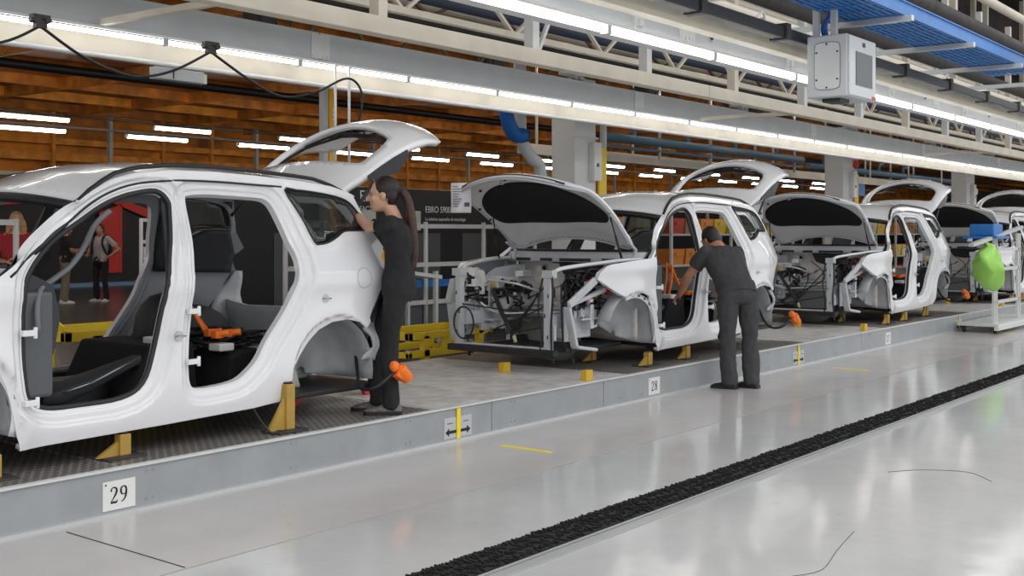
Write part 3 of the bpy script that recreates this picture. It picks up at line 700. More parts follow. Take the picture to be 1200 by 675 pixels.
SIDE = [(-2.365, .13), (-2.2, .135), (-1.44, .150), (-.80, .168), (-.60, .185), (-.54, .25), (-.516, .328), (-.475, .40), (-.43, .465), (-.346, .555), (-.255, .625), (-.138, .668), (0, .679), (.10, .655), (.17, .61), (.215, .64), (.35, .815), (.455, .95), (.475, .985), (.44, 1.05), (.425, 1.10), (.47, 1.13), (.50, 1.165), (.455, 1.22), (.40, 1.29), (.36, 1.38), (.325, 1.47), (.30, 1.54), (.1, 1.585), (-.2, 1.612), (-.554, 1.632), (-.9, 1.644), (-1.218, 1.642), (-1.47, 1.615), (-1.66, 1.565), (-1.83, 1.485), (-2.0, 1.372), (-2.2, 1.232), (-2.4, 1.085), (-2.50, 1.025), (-2.69, 1.012), (-2.9, .998), (-3.1, .980), (-3.20, .955), (-3.27, .90), (-3.29, .845), (-3.12, .755), (-2.92, .655), (-2.86, .645), (-2.78, .685), (-2.68, .70), (-2.58, .67), (-2.50, .59), (-2.44, .47), (-2.40, .32), (-2.375, .2)]
FC = (-2.76, .30); RC = (-.10, .30)
def hw(x, z):
    x = np.asarray(x, float); z = np.asarray(z, float)
    w = np.full(x.shape, .93)
    w = w - .27 * (np.clip(z - 1.0, 0, 9) / .62) ** 1.1
    w = w - .035 * (np.clip(.42 - z, 0, 9) / .29) ** 2
    w = w + .012 * np.exp(-((z - .93) / .06) ** 2) - .010 * np.exp(-((z - .62) / .13) ** 2) * np.exp(-((x + 1.3) / .9) ** 4)
    w = w - .10 * (np.clip(-2.55 - x, 0, 9) / .75) ** 2 - .09 * (np.clip(x + .05, 0, 9) / .55) ** 2
    for cx, cz in (FC, RC):
        d = np.hypot(x - cx, z - cz); w = w + .020 * np.exp(-((d - .43) / .07) ** 2)
        w = w - .022 * sstep(.415, .395, d)
    return w
def sidefn(sg):
    def f(x, z):
        w = hw(x, z)
        for q, dep in ((FD, .068), (RD, .068)):
            d = poly_dist(q, x, z)
            rec = dep * (.62 * (1 - sstep(.061, .101, d)) + .38 * (1 - sstep(.015, .045, d)))
            lim = sstep(1.62, 1.56, z)          # the roof side rail is not recessed
            w = w - rec * lim
        d = poly_dist(QW, x, z); w = w - .012 * (1 - sstep(.0, .035, d))
        return (x, sg * w, z)
    return f
def shell(o): return o
PROF_TOP = np.array([(-3.3, .9), (-2.5, 1.025), (-2.2, 1.232), (-2.0, 1.372), (-1.83, 1.485), (-1.66, 1.565), (-1.47, 1.615), (-1.218, 1.642), (-.9, 1.644), (-.554, 1.632), (-.2, 1.612), (.1, 1.585), (.30, 1.54), (.42, 1.49)])
def ztop(x): return np.interp(x, PROF_TOP[:, 0], PROF_TOP[:, 1])
def wtop(x): return hw(np.asarray(x, float), ztop(x))

def hoodpt(a, b, off=0.0):
    a = np.asarray(a, float); b = np.asarray(b, float); s = a / 1.2; t = b / .8
    x = -2.45 - s * (.96 + .17 * (1 - t * t)); W = .74 + .06 * s
    z = 1.11 + s * .58 + (.12 + .05 * s) * (1 - t * t) + .07 * np.sin(PI * np.clip(s, 0, 1)) - .06 * (np.clip(s - .88, 0, 1) / .12) ** 2
    return (x - .53 * off, t * W, z - .85 * off)
GP = catmull([(.27, 0, 1.59), (.45, 0, 1.70), (.68, 0, 1.84), (.92, 0, 1.95), (1.15, 0, 2.00), (1.37, 0, 1.99)], 12)
GPx = np.array([p.x for p in GP]); GPz = np.array([p.z for p in GP]); GPs = np.linspace(0, 1, len(GP))
def gatept(a, b, off=0.0):
    a = np.asarray(a, float); b = np.asarray(b, float); s = np.clip(a / 1.35, 0, 1); t = b / .66
    x = np.interp(s, GPs, GPx); z = np.interp(s, GPs, GPz)
    W = np.interp(s, [0, .25, .5, .75, .92, 1], [.58, .65, .68, .68, .64, .60])
    x = x + .06 * (1 - t * t) * s; z = z + (.05 + .13 * np.clip(s * 2, 0, 1)) * (1 - t * t) - .03 * np.abs(t) ** 6
    nx = -np.interp(s, GPs, np.gradient(GPz)); nz = np.interp(s, GPs, np.gradient(GPx)); L = np.hypot(nx, nz)
    return (x - off * nx / L, t * W, z - off * nz / L)
def pt3(fn, a, b, off=0.0):
    r = fn(np.array([a]), np.array([b]), off); return Vector((float(r[0][0]), float(r[1][0]), float(r[2][0])))

def make_car(label, loc):
    car = thing('car_body', label, 'car', loc, 0, 'white unfinished car bodies on the line')
    rnd = random.Random(7)
    for sg in (-1, 1):
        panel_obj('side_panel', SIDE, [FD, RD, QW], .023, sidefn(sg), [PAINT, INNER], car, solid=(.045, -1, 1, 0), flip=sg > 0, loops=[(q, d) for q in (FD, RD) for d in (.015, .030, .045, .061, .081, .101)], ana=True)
        # black door seal (front door only), roof seam line, quarter glass and its trim
        P = np.array(FD); f = sidefn(sg)(P[:, 0], P[:, 1])
        MB().tube([(x, y - sg * .012, z) for x, y, z in zip(*f)], .017, 6, closed=True).build('door_seal', RUBBER, car)
        P = np.array([(-2.42, 1.035), (-2.2, 1.185), (-2.0, 1.315), (-1.83, 1.425), (-1.66, 1.505), (-1.47, 1.558), (-1.218, 1.585), (-.9, 1.588), (-.554, 1.578), (-.38, 1.572)])
        P = np.array([tuple(p[:2]) for p in catmull([Vector((a, b, 0)) for a, b in P], 5)])
        w = sidefn(sg)(P[:, 0], P[:, 1])[1]
        MB().tube([(a, y - sg * .001, b) for (a, b), y in zip(P, w)], .0075, 6).build('roof_side_trim', BLACK, car)
        qg = panel_obj('quarter_window', [((x - 0.02) * .985 + .02, (z - 1.37) * .985 + 1.37) for x, z in QW], [], .05, lambda x, z: (x, sg * (hw(x, z) - .022), z), [GLASS], car, solid=(.004, -1), flip=sg > 0)
        P = np.array(QW); w = hw(P[:, 0], P[:, 1]) - .010
        MB().tube([(a, sg * y, b) for (a, b), y in zip(P, w)], .008, 6, closed=True).build('window_trim', BLACK, qg)
        # inner trim panels: pillar cover and rear quarter
        bp = [(-1.28, 1.50), (-1.12, 1.50), (-1.15, 1.25), (-1.20, 1.02), (-1.24, .86), (-1.42, .86), (-1.38, 1.02), (-1.33, 1.25)]
        panel_obj('pillar_trim', bp, [], .06, lambda x, z: (x, sg * (hw(x, z) - .115), z), [DARKTRIM], car, solid=(.02, 0))
        dp = [(-.34, 1.50), (.26, 1.50), (.30, 1.30), (.40, 1.1), (.40, .95), (-.28, .98), (-.33, 1.15)]
        panel_obj('rear_pillar_trim', dp, [QW], .05, lambda x, z: (x, sg * (hw(x, z) - .085), z), [DARKTRIM], car, solid=(.02, 0))
        # wheel houses: quarter dome with an inner wall
        for (cx, cz), rad, nm, yin in ((FC, .395, 'front_wheelhouse', .655), (RC, .405, 'rear_wheelhouse', .56)):
            mb = MB(); rings = []
            a0, a1 = (-.25, 2.75) if nm[0] == 'f' else (-.15, PI + .15)
            for k in range(21):
                a = a0 + (a1 - a0) * k / 20
                rings.append([(cx + r * math.cos(a), sg * y, cz + r * math.sin(a)) for r, y in ((rad, .86), (rad + .004, .74), (rad - .015, yin + .06), (rad - .06, yin + .012), (rad * .55, yin), (rad * .1, yin))])
            m = len(rings[0]); vs = [v for r in rings for v in r]
            mb.add(vs, [(i * m + j, i * m + j + 1, (i + 1) * m + j + 1, (i + 1) * m + j) for i in range(20) for j in range(m - 1)], True)
            mb.build(nm, mat('wheelhouse_grey', (.40, .415, .43), .5, var=.12, vscale=9), car, solid=(.012, 0))
        # black rear inner quarter (carpet over the wheel house)
        mb = MB(); rings = []
        for k in range(17):
            a = -.05 + (PI + .1) * k / 16
            rings.append([(RC[0] + r * math.cos(a), sg * y, RC[1] + r * math.sin(a)) for r, y in ((.425, .85), (.43, .70), (.425, .60), (.37, .535), (.25, .52), (.08, .515))])
        m = 6; vs = [v for r in rings for v in r]
        mb.add(vs, [(i * m + j, i * m + j + 1, (i + 1) * m + j + 1, (i + 1) * m + j) for i in range(16) for j in range(m - 1)], True)
        mb.build('wheelhouse_cover', DARKTRIM, car)
        # roof rail
        xs = np.linspace(-1.90, .22, 24)
        rl = []
        for i, x in enumerate(xs):
            e = min(1, min(i, 23 - i) / 3.0); zt = float(ztop(x)); w = float(wtop(x))
            rl.append((x, sg * (w - .035), zt + .004 + .036 * e))
        MB().tube(rl, .017, 8, ry=.8).build('roof_rail', BLACK, car)
        # hinges, strikers
        for x, z, nm in ((-2.335, .74, 'door_hinge'), (-2.335, .375, 'door_hinge'), (-1.285, .80, 'door_hinge'), (-1.285, .50, 'door_hinge')):
            w = float(hw(x, z)) - .03
            MB().box((x + .02, sg * (w + .012), z), (.075, .035, .032)).cyl((x + .055, sg * (w + .02), z - .03), (x + .055, sg * (w + .02), z + .03), .011, 10).build(nm, PAINT, car, bevel=.004)
        for x, z in ((-1.375, .66), (-.215, .83)):
            y = float(sidefn(sg)(np.array([x]), np.array([z]))[1][0])
            MB().cyl((x, y - sg * .004, z), (x, y + sg * .004, z), .030, 14).tube([(x - .02, y, z), (x - .02, y + sg * .03, z), (x + .025, y + sg * .03, z), (x + .025, y, z)], .005, 6).build('door_striker', STEEL, car)
        # fuel flap outline on the near... both flanks share the stamped ring
        ring = [(.16 + .078 * math.cos(a), .955 + .07 * math.sin(a)) for a in np.linspace(0, 2 * PI, 24, endpoint=False)]
        MB().tube([(x, sg * (float(hw(x, z)) + .0), z) for x, z in ring], .0022, 5, closed=True).build('fuel_flap_seam', INNER, car)
        # arch flange with slots
        arc = [(FC[0] + .345 * math.cos(a), FC[1] + .385 * math.sin(a)) for a in np.linspace(-.2, 1.95, 20)]
        mbf = MB()
        vs = []
        for k, a in enumerate(np.linspace(-.25, 1.95, 20)):
            for r in (.40, .355):
                x, z = FC[0] + r * math.cos(a), FC[1] + r * math.sin(a); vs.append((x, sg * (float(hw(np.array(FC[0] + .40 * math.cos(a)), np.array(FC[1] + .40 * math.sin(a)))) - .020), z))
        mbf.add(vs, [(2 * i, 2 * i + 1, 2 * i + 3, 2 * i + 2) for i in range(19)], True)
        for k in range(7):
            a = .05 + k * .27; x, z = FC[0] + .378 * math.cos(a), FC[1] + .378 * math.sin(a)
            y = sg * (float(hw(np.array(FC[0] + .40 * math.cos(a)), np.array(FC[1] + .40 * math.sin(a)))) - .0195)
            M = Matrix.Rotation(-a, 3, 'Y'); mbf.box((x, y, z), (.013, .006, .034), M, 1)
        mbf.build('arch_flange', [PAINT, BLACK], car, solid=(.003, 0))
        # rear corner: bare metal, black bracket, vent
        rc = [(.10, .60), (.20, .62), (.33, .80), (.45, .965), (.50, .96), (.50, .60), (.47, .45), (.38, .37), (.25, .40), (.29, .48), (.26, .56), (.18, .62)]
        rcp = panel_obj('rear_corner_panel', [(.20, .60), (.33, .80), (.45, .965), (.51, .96), (.51, .60), (.48, .45), (.38, .36), (.22, .38), (.29, .46), (.27, .55)], [], .04, lambda x, z: (x, sg * (hw(x, z) - .035 - .02 * np.sin(z * 22)), z), [PRIMER, INNER], car, solid=(.02, -1), flip=sg > 0)
        mb = MB(); p0 = (.235, sg * (float(hw(.235, .67)) - .005), .655); p1 = (.47, sg * (float(hw(.47, .95)) - .005), .955)
        mb.bar(p0, p1, .02, .05, (0, 0, 1)); mb.build('bumper_bracket', BLACK, rcp, bevel=.006)
        mb = MB(); mb.bx(.40, .50, sg * .80, sg * .845, .46, .64)
        for k in range(5): mb.bx(.395, .505, sg * .835, sg * .86, .47 + k * .037, .482 + k * .037)
        mb.build('vent_grille', BLACK, rcp, bevel=.004)
    # roof
    ro = [(-1.90, -1), (.34, -1), (.34, 1), (-1.90, 1)]
    def roofp(a, b):
        t = b; x = a - np.where(a < -1.3, .12 * (1 - t * t) * (-1.3 - a) / .6, 0) + np.where(a > .1, .05 * (1 - t * t) * (a - .1) / .24, 0)
        w = wtop(np.clip(a, -1.9, .34)) - .012
        zt = ztop(a) + .070 * (1 - t * t) + .006
        return (x, t * w, zt)
    panel_obj('roof_panel', ro, [], .06, roofp, [PAINT, DARKTRIM], car, solid=(.03, -1, 1, 0), flip=False)
    xs = [(-1.90 - .12 * (1 - t * t), t * (float(wtop(-1.9)) - .03), float(ztop(-1.9)) + .07 * (1 - t * t) - .03) for t in np.linspace(-1, 1, 15)]
    MB().tube(xs, .030, 8, ry=1).build('windscreen_header', BLACK, car)
    for sg in (-1, 1):
        MB().tube([(x, sg * (float(wtop(x)) - .05), float(ztop(x)) - .05) for x in np.linspace(-2.45, -1.9, 9)], .028, 8).build('windscreen_pillar_trim', BLACK, car)
    # cowl, dash wall, floor
    cw = MB(); rings = []
    for t in np.linspace(-1, 1, 15):
        y = t * .82; xc = -2.40 - .16 * (1 - t * t); rings.append([(xc + a, y, 1.03 + b) for a, b in ((.10, .035), (.05, .05), (-.02, .045), (-.06, .01), (-.065, -.05), (-.03, -.06), (.08, -.02))])
    cw.loft(rings).build('cowl_panel', PRIMER, car)
    cs = MB()
    for y0, y1 in ((-.62, -.42), (-.30, .05), (.15, .30), (.45, .66)):
        for k in range(4):
            y = y0 + (y1 - y0) * (k + .5) / 4; xx = -2.40 - .16 * (1 - (y / .82) ** 2) - .066; cs.box((xx, y, 1.0), (.012, (y1 - y0) / 4 + .002, .03))
    for k in range(5): cs.tube(catmull([(-2.62 + .1 * abs(q) + rnd.uniform(-.01, .01), q * .75, .985 + rnd.uniform(-.02, .02)) for q in np.linspace(-1 + .2 * k, -.4 + .3 * k, 6)], 4), .007, 6)
    cs.build('cowl_slot', BLACK, car)
    MB().tube([(-2.36 - .16 * (1 - t * t), t * .80, 1.085) for t in np.linspace(-1, 1, 15)], .018, 8).build('cowl_seal', BLACK, car)
    fw = [(-.74, .22), (.74, .22), (.74, .98), (-.74, .98)]
    holes = [[(cx + .028 * math.cos(a), cz + .028 * math.sin(a)) for a in np.linspace(0, 2 * PI, 10, endpoint=False)] for cx, cz in ((-.45, .90), (-.15, .90), (.18, .90), (.45, .90), (.35, .6))]
    panel_obj('dash_wall', fw, holes, .06, lambda y, z: (-2.33 - .10 * sstep(.85, .55, z) + .03 * np.cos(y * 4), y, z), [DASHMETAL, DARKTRIM], car, solid=(.02, -1, 1, 0), flip=True)
    MB().bx(-2.30, -2.22, -.72, .72, .3, .97).build('dash_insulation', BLACK, car)
    da = MB(); rings = []
    for y in np.linspace(-.80, .80, 9):
        d = .0 if abs(y) > .3 else .04
        rings.append([(-2.30, y, .62), (-2.10 + d, y, .60), (-2.06 + d, y, .80), (-2.10 + d, y, .98), (-2.22, y, 1.04), (-2.32, y, 1.02)])
    da.loft(rings).build('dashboard', DARKTRIM, car, bevel=.01)
    MB().bx(-2.31, -2.12, -.83, -.79, .38, .95).build('dash_end_panel', GREYPANEL, car, bevel=.02)
    fl = MB()
    fl.bx(-2.3, .45, -.80, .80, .165, .20)
    for sg in (-1, 1): fl.bx(-2.3, -.45, sg * .74, sg * .84, .15, .31)
    fl.build('floor_pan', BLACK, car, bevel=.01)
    MB().prism([(-.15, .2), (-.12, .36), (.12, .36), (.15, .2)], lambda a, b: (-2.25, a, b), lambda a, b: (-.7, a, b)).build('floor_tunnel', BLACK, car, bevel=.02)
    MB().prism([(-1.36, .20), (-1.18, .56), (-.84, .56), (-.80, .2)], lambda a, b: (a, -.36, b), lambda a, b: (a, .40, b)).build('battery_cover', FELT, car, bevel=.02)
    MB().bx(-1.12, -.98, -.36, -.2, .555, .60).build('document_holder', WHITEP, car, bevel=.01)
    MB().bx(-.74, -.62, -.5, -.38, .49, .54).build('document_holder', WHITEP, car, bevel=.01)
    cons = MB().loft([[(x, -.30 + a * w, z + b * h) for a, b in ((-1, -1), (1, -1), (1, .6), (.5, 1), (-.5, 1), (-1, .6))] for x, z, w, h in ((-1.90, .29, .05, .03), (-1.80, .31, .10, .05), (-1.62, .36, .11, .045), (-1.42, .42, .07, .035), (-1.24, .47, .045, .03), (-1.2, .475, .03, .02))])
    cons.build('console_moulding', DARKTRIM, car, bevel=.012)
    MB().tube([(-1.80, -.405, .33), (-1.62, -.41, .37), (-1.42, -.37, .43), (-1.24, -.34, .485)], .006, 6).build('console_chrome_strip', STEEL, car)
    MB().prism([(-.70, .2), (-.66, .46), (-.44, .50), (-.30, .2)], lambda a, b: (a, -.52, b), lambda a, b: (a, -.05, b)).build('seat_base_carpet', FELT, car, bevel=.02)
    MB().prism([(-.52, .2), (-.5, .45), (-.2, .44), (-.12, .2)], lambda a, b: (a, -.60, b), lambda a, b: (a, -.53, b)).build('tunnel_cover', DASHMETAL, car, bevel=.02)
    # harness bundles lying on the floor, with orange plugs
    def tangle(c, sx, sy, sz, n, r, k=6):
        mb = MB()
        for i in range(n):
            P = [(c[0] + rnd.uniform(-sx, sx), c[1] + rnd.uniform(-sy, sy), c[2] + rnd.uniform(-sz, sz)) for _ in range(k)]
            mb.tube(catmull(P, 4), r * rnd.uniform(.7, 1.4), 5)
        return mb
    tangle((-1.85, .15, .30), .35, .3, .06, 10, .012).build('floor_harness', BLACK, car)
    tangle((-.45, -.2, .55), .28, .25, .06, 12, .012).build('rear_harness', BLACK, car)
    hv = MB()
    for dx, dy in ((-.72, -.45), (-.60, -.42), (-.66, -.30)): hv.box((dx, dy, .60), (.07, .06, .05)).cyl((dx, dy, .60), (dx + .05, dy - .06, .61), .024, 10)
    hv.build('orange_plug', ORANGE, car, bevel=.008)
    MB().tube(catmull([(-.95, -.2, .40), (-.92, -.25, .80), (-.84, -.2, .90), (-.75, -.2, .78), (-.66, -.25, .60)], 6), .014, 8).tube(catmull([(-.98, -.15, .40), (-.95, -.2, .78), (-.86, -.15, .93), (-.72, -.15, .78), (-.60, -.2, .60)], 6), .012, 8).build('orange_cable', ORANGE, car)
    MB().ell((-.80, .05, .60), (.17, .2, .26), 16, 8).build('parcel_of_trim', DARKTRIM, car)
    # rear opening: sill panel, lower valance
    rp = [(-.78, .45), (.78, .45), (.80, .74), (.6, .70), (-.6, .70), (-.80, .74)]
    panel_obj('rear_sill_panel', rp, [], .08, lambda y, z: (.50 - .10 * (y / .8) ** 2 - .04 * sstep(.5, .7, z), y, z), [PRIMER, INNER], car, solid=(.03, 0))
    us = MB(); us.bx(-.55, .45, -.50, .50, .28, .34)
    for sg in (-1, 1): us.bar((-.6, sg * .42, .22), (.48, sg * .42, .36), .08, .10)
    us.bx(-.3, .3, -.2, .2, .20, .30); us.build('rear_underbody', PRIMER, car, bevel=.01)
    # hanging rear cable with orange plug
    MB().tube(catmull([(.30, -.70, .40), (.22, -.80, .27), (.10, -.95, .20), (.12, -1.08, .22), (.25, -1.13, .32)], 6), .012, 8).build('hanging_cable', BLACK, car)
    op = MB(); op.box((.30, -1.13, .30), (.10, .07, .09), Matrix.Rotation(.5, 3, 'Y')); op.cyl((.28, -1.14, .34), (.36, -1.15, .25), .045, 12); op.ell((.35, -1.11, .29), (.05, .045, .05), 10, 6); op.ell((.24, -1.13, .35), (.035, .04, .04), 8, 6)
    op.build('orange_hanging_plug', ORANGE, car, bevel=.01)
    # ------------------------------------------------ engine bay
    for sg in (-1, 1):
        MB().bar((-2.3, sg * .47, .34), (-2.75, sg * .47, .46), .09, .13).bar((-2.75, sg * .47, .46), (-3.58, sg * .49, .46), .09, .13).build('front_rail', PRIMER, car, bevel=.012)
        rails = catmull([(-2.42, sg * .80, 1.01), (-2.75, sg * .75, 1.005), (-3.05, sg * .70, .985), (-3.35, sg * .62, .96), (-3.52, sg * .55, .93), (-3.60, sg * .52, .86)], 5)
        MB().tube(rails, .024, 8, ry=.8).build('upper_rail', PAINT, car)
        po = MB(); po.bx(-3.64, -3.58, sg * .485, sg * .55, .20, .93); po.bx(-3.65, -3.57, sg * .47, sg * .585, .86, .93); po.bx(-3.635, -3.60, sg * .55, sg * .60, .30, .44)
        for z, dy in ((.33, .01), (.52, -.02), (.70, .015), (.88, -.03)): po.box((-3.643, sg * (.52 + dy), z), (.006, .012, .035), None, 1)
        po.build('front_post', [PRIMER, BLACK], car, bevel=.012)
        # shock tower
        MB().loft([[(-2.70 + r * math.cos(a), sg * .48 + r * .8 * math.sin(a), z) for a in np.linspace(0, 2 * PI, 18, endpoint=False)] for r, z in ((.20, .45), (.185, .72), (.165, .80), (.13, .83), (.07, .835), (.065, .80))]).build('suspension_tower', PRIMER, car)
        # apron side sheet between rail and upper rail
        ap = [(-2.42, .40), (-2.42, .95), (-2.9, .92), (-3.15, .80), (-3.3, .62), (-3.3, .44), (-2.95, .42)]
        panel_obj('side_apron', ap, [], .06, lambda x, z: (x, sg * (.60 + .10 * (z - .5) + .015 * np.sin(x * 14)), z), [PRIMER], car, solid=(.012, 0))
        # headlamp bracket in front of the fender
        hb = MB(); hb.bar((-3.27, sg * .80, .84), (-3.55, sg * .70, .62), .035, .07) if sg < 0 else hb.prism([(-3.30, .84), (-3.52, .83), (-3.60, .60), (-3.50, .56), (-3.40, .70), (-3.10, .74)], lambda a, b: (a, sg * .66, b), lambda a, b: (a + .03, sg * .75, b - .01))
        hb.bar((-3.55, sg * .70, .62), (-3.0, sg * .72, .74), .05, .04); hb.build('headlamp_bracket', PRIMER, car, bevel=.01)
        lb = MB(); lb.bar((-3.55, sg * .68, .60), (-3.46, sg * .70, .24), .09, .03); lb.bar((-3.46, sg * .70, .24), (-3.20, sg * .74, .20), .10, .03); lb.bx(-3.5, -3.3, sg * .60, sg * .62, .28, .60); lb.build('bumper_side_bracket', PRIMER, car, bevel=.01)
        tangle((-3.30, sg * .60, .74), .14, .12, .14, 9, .010).build('wiring_harness', BLACK, car)
        # gas strut of the bonnet
        a = Vector((-2.72, sg * .74, 1.0)); b = pt3(hoodpt, .50, sg * .73, .02); mid = a.lerp(b, .55)
        MB().cyl(a, mid, .012, 8).cyl(mid, b, .007, 8).build('bonnet_strut', BLACK, car)
        MB().bar((-2.50, sg * .72, 1.0), (-2.46, sg * .73, 1.10), .03, .02).bar((-2.46, sg * .73, 1.10), (-2.60, sg * .735, 1.17), .03, .02).build('bonnet_hinge', PRIMER, car)
        # bundle of hanging leads below the post
        hl = MB()
        for k, (dx, L) in enumerate(((.0, .50), (.05, .40), (.12, .62))):
            hl.tube(catmull([(-3.50 + dx, sg * .58, .80), (-3.52 + dx, sg * (.60 + .02 * k), .55), (-3.50 + dx, sg * .60, .80 - L), (-3.48 + dx, sg * .61, .74 - L)], 5), .009, 6)
            hl.box((-3.48 + dx, sg * .61, .72 - L), (.025, .02, .05))
        hl.build('hanging_leads', BLACK, car)
    bb = MB(); bb.bx(-3.68, -3.60, -.62, .62, .155, .215); bb.bx(-3.66, -3.60, -.55, .55, .215, .235, mi=1)
    bb.build('front_cross_beam', [BLACK, PRIMER], car, bevel=.012)
    MB().bx(-3.62, -3.56, -.52, .52, .90, .94).build('radiator_bar', PRIMER, car, bevel=.012) if False else None
    # rear bulkhead bars and pipes in the bay
    MB().tube(catmull([(-3.1, .40, .75), (-3.05, .30, .62), (-2.9, .1, .58), (-2.85, -.2, .60), (-2.85, -.42, .68)], 6), .017, 8).tube(catmull([(-3.1, .36, .70), (-3.0, .25, .56), (-2.9, .05, .53), (-2.8, -.25, .55), (-2.8, -.45, .62)], 6), .017, 8).tube([(-2.9, .45, .46), (-2.9, -.45, .46)], .02, 8).build('coolant_pipe', ALU, car)
    mu = MB(); mu.bx(-3.15, -2.80, .12, .48, .56, .72); mu.bx(-3.20, -2.90, .20, .50, .72, .84); mu.cyl((-3.25, .30, .62), (-2.9, .30, .62), .11, 16); mu.cyl((-3.22, .42, .50), (-3.0, .42, .50), .07, 14); mu.bx(-3.1, -2.95, .15, .25, .84, .90)
    for k in range(5): mu.cyl((-3.2, .16 + .07 * k, .68), (-3.235, .16 + .07 * k, .68), .02, 8)
    mu.build('drive_unit', ALU, car, bevel=.012)
    MB().bx(-3.235, -3.205, .36, .42, .74, .80).build('drive_unit_tag', YELLOW, car)
    tangle((-3.18, .30, .68), .12, .24, .14, 12, .011).build('drive_unit_wiring', BLACK, car)
    MB().tube(catmull([(-3.3, .36, .72), (-3.4, .20, .55), (-3.42, .10, .42), (-3.42, .02, .30)], 6), .022, 8).build('drain_hose', RUBBER, car)
    MB().cyl((-3.42, .02, .31), (-3.42, -.005, .24), .018, 8).build('drain_hose_end', mat('pale_yellow_plastic', (.75, .72, .45), .5), car)
    MB().tube([(-3.66, .43 + .12 * math.cos(a), .42 + .15 * math.sin(a)) for a in np.linspace(0, 2 * PI, 24, endpoint=False)], .009, 6, closed=True).build('cable_loop', BLACK, car)
    rb = MB()
    for i in range(14): rb.box((-3.05 + rnd.uniform(-.18, .18), -.62 + rnd.uniform(-.10, .12), .80 + rnd.uniform(-.14, .10)), (rnd.uniform(.03, .06), rnd.uniform(.03, .06), rnd.uniform(.03, .06)))
    rb.build('relay_block', RED, car, bevel=.005)
    rb = MB()
    for i in range(12): rb.box((-3.12 + rnd.uniform(-.18, .18), -.63 + rnd.uniform(-.10, .10), .76 + rnd.uniform(-.14, .12)), (rnd.uniform(.03, .05), rnd.uniform(.03, .05), rnd.uniform(.03, .05)))
    rb.build('connector_block', PINKM, car, bevel=.005)
    tangle((-3.15, -.62, .74), .26, .10, .18, 26, .010).build('junction_wiring', BLACK, car)
    MB().bx(-3.35, -3.05, -.60, -.42, .30, .52).bx(-3.25, -3.0, -.62, -.55, .46, .66).build('mounting_plate', PRIMER, car, bevel=.01)
    for k, (cx, cy, cz, mt) in enumerate(((-3.12, .42, .66, ALU), (-3.2, .45, .45, PRIMER), (-3.15, -.5, .62, PRIMER), (-3.3, .62, .78, WHITEP), (-3.2, -.58, .5, ALU))):
        mb = MB()
        for i in range(12): mb.box((cx + rnd.uniform(-.16, .16), cy + rnd.uniform(-.13, .13), cz + rnd.uniform(-.11, .11)), (rnd.uniform(.02, .09), rnd.uniform(.02, .07), rnd.uniform(.02, .09)), Matrix.Rotation(rnd.uniform(-.6, .6), 3, 'YXZ'[i % 3]))
        mb.box((cx, cy, cz), (.34, .02, .24)).box((cx, cy, cz), (.05, .28, .22)).box((cx, cy, cz - .02), (.30, .26, .02)); mb.build('bracket_cluster', mt, car, bevel=.004)
    for k in range(9):
        P = [(-3.62, -.50 + rnd.uniform(-.06, .06) + .98 * (k % 2), rnd.uniform(.3, .85)), (-3.5 + rnd.uniform(-.1, .1), rnd.uniform(-.35, .35), rnd.uniform(.3, .75)), (-3.2, rnd.uniform(-.3, .45), rnd.uniform(.4, .8)), (-2.9, rnd.uniform(-.3, .4), rnd.uniform(.5, .9))]
        if k < 3: MB().tube(catmull(P, 6), .007, 6).build('bay_cable', BLACK, car)
    MB().tube(catmull([(-3.63, -.57, .92), (-3.66, -.60, .70), (-3.64, -.57, .45), (-3.66, -.59, .18), (-3.64, -.60, .10)], 6), .010, 6).tube(catmull([(-3.62, -.46, .86), (-3.66, -.44, .6), (-3.65, -.47, .35), (-3.66, -.46, .20)], 6), .008, 6).build('post_cable', BLACK, car)
    MB().tube(catmull([(-3.4, .44, .60), (-3.3, .30, .50), (-3.1, .05, .50), (-3.05, -.30, .52), (-3.2, -.42, .60)], 6), .012, 8).tube(catmull([(-3.35, .40, .82), (-3.25, .12, .78), (-3.0, .0, .70), (-2.6, .05, .74)], 6), .012, 8).build('refrigerant_pipe', ALU, car)
    # subframe dome seen low between the posts
    MB().ell((-2.62, .12, .24), (.20, .30, .27), 20, 10).build('acoustic_liner', mat('grey_liner', (.34, .35, .34), .75, bump=.2, bscale=12), car)
    MB().bx(-3.3, -2.35, -.5, .5, .16, .2).build('undertray', DARKTRIM, car, bevel=.01)
    # ------------------------------------------------ bonnet
    hood_o = rounded([(0, -.74), (.3, -.79), (.8, -.80), (1.06, -.78), (1.17, -.68), (1.2, -.45), (1.2, 0), (1.2, .45), (1.17, .68), (1.06, .78), (.8, .80), (.3, .79), (0, .74), (0, .3), (0, -.3)], 4)
    hood = panel_obj('bonnet', hood_o, [], .05, hoodpt, [PAINT, PAINT], car, solid=(.028, -1, 1, 0), flip=True)
    pad = [(.29 * 1.2, -.58), (.225 * 1.2, -.25), (.205 * 1.2, 0), (.225 * 1.2, .25), (.29 * 1.2, .58), (.37 * 1.2, .69), (.52 * 1.2, .72), (.66 * 1.2, .64), (.75 * 1.2, .45), (.785 * 1.2, .2), (.785 * 1.2, -.1), (.75 * 1.2, -.35), (.64 * 1.2, -.60), (.47 * 1.2, -.71), (.35 * 1.2, -.68)]
    panel_obj('insulation_pad', rounded(pad, 4), [], .05, lambda a, b: hoodpt(a, b, .036), [FELT], hood, solid=(.012, 0))
    rim = [pt3(hoodpt, a, b, .03) for a, b in hood_o]; cx = sum((p for p in rim), Vector()) / len(rim)
    MB().tube([p.lerp(cx, .03) for p in rim if True], .010, 6, closed=True).build('bonnet_edge_fold', PRIMER, hood)
    MB().tube([pt3(hoodpt, 1.185, b, .004) for b in np.linspace(-.6, .6, 15)], .010, 6).build('bonnet_front_seal', BLACK, hood)
    la = MB(); 
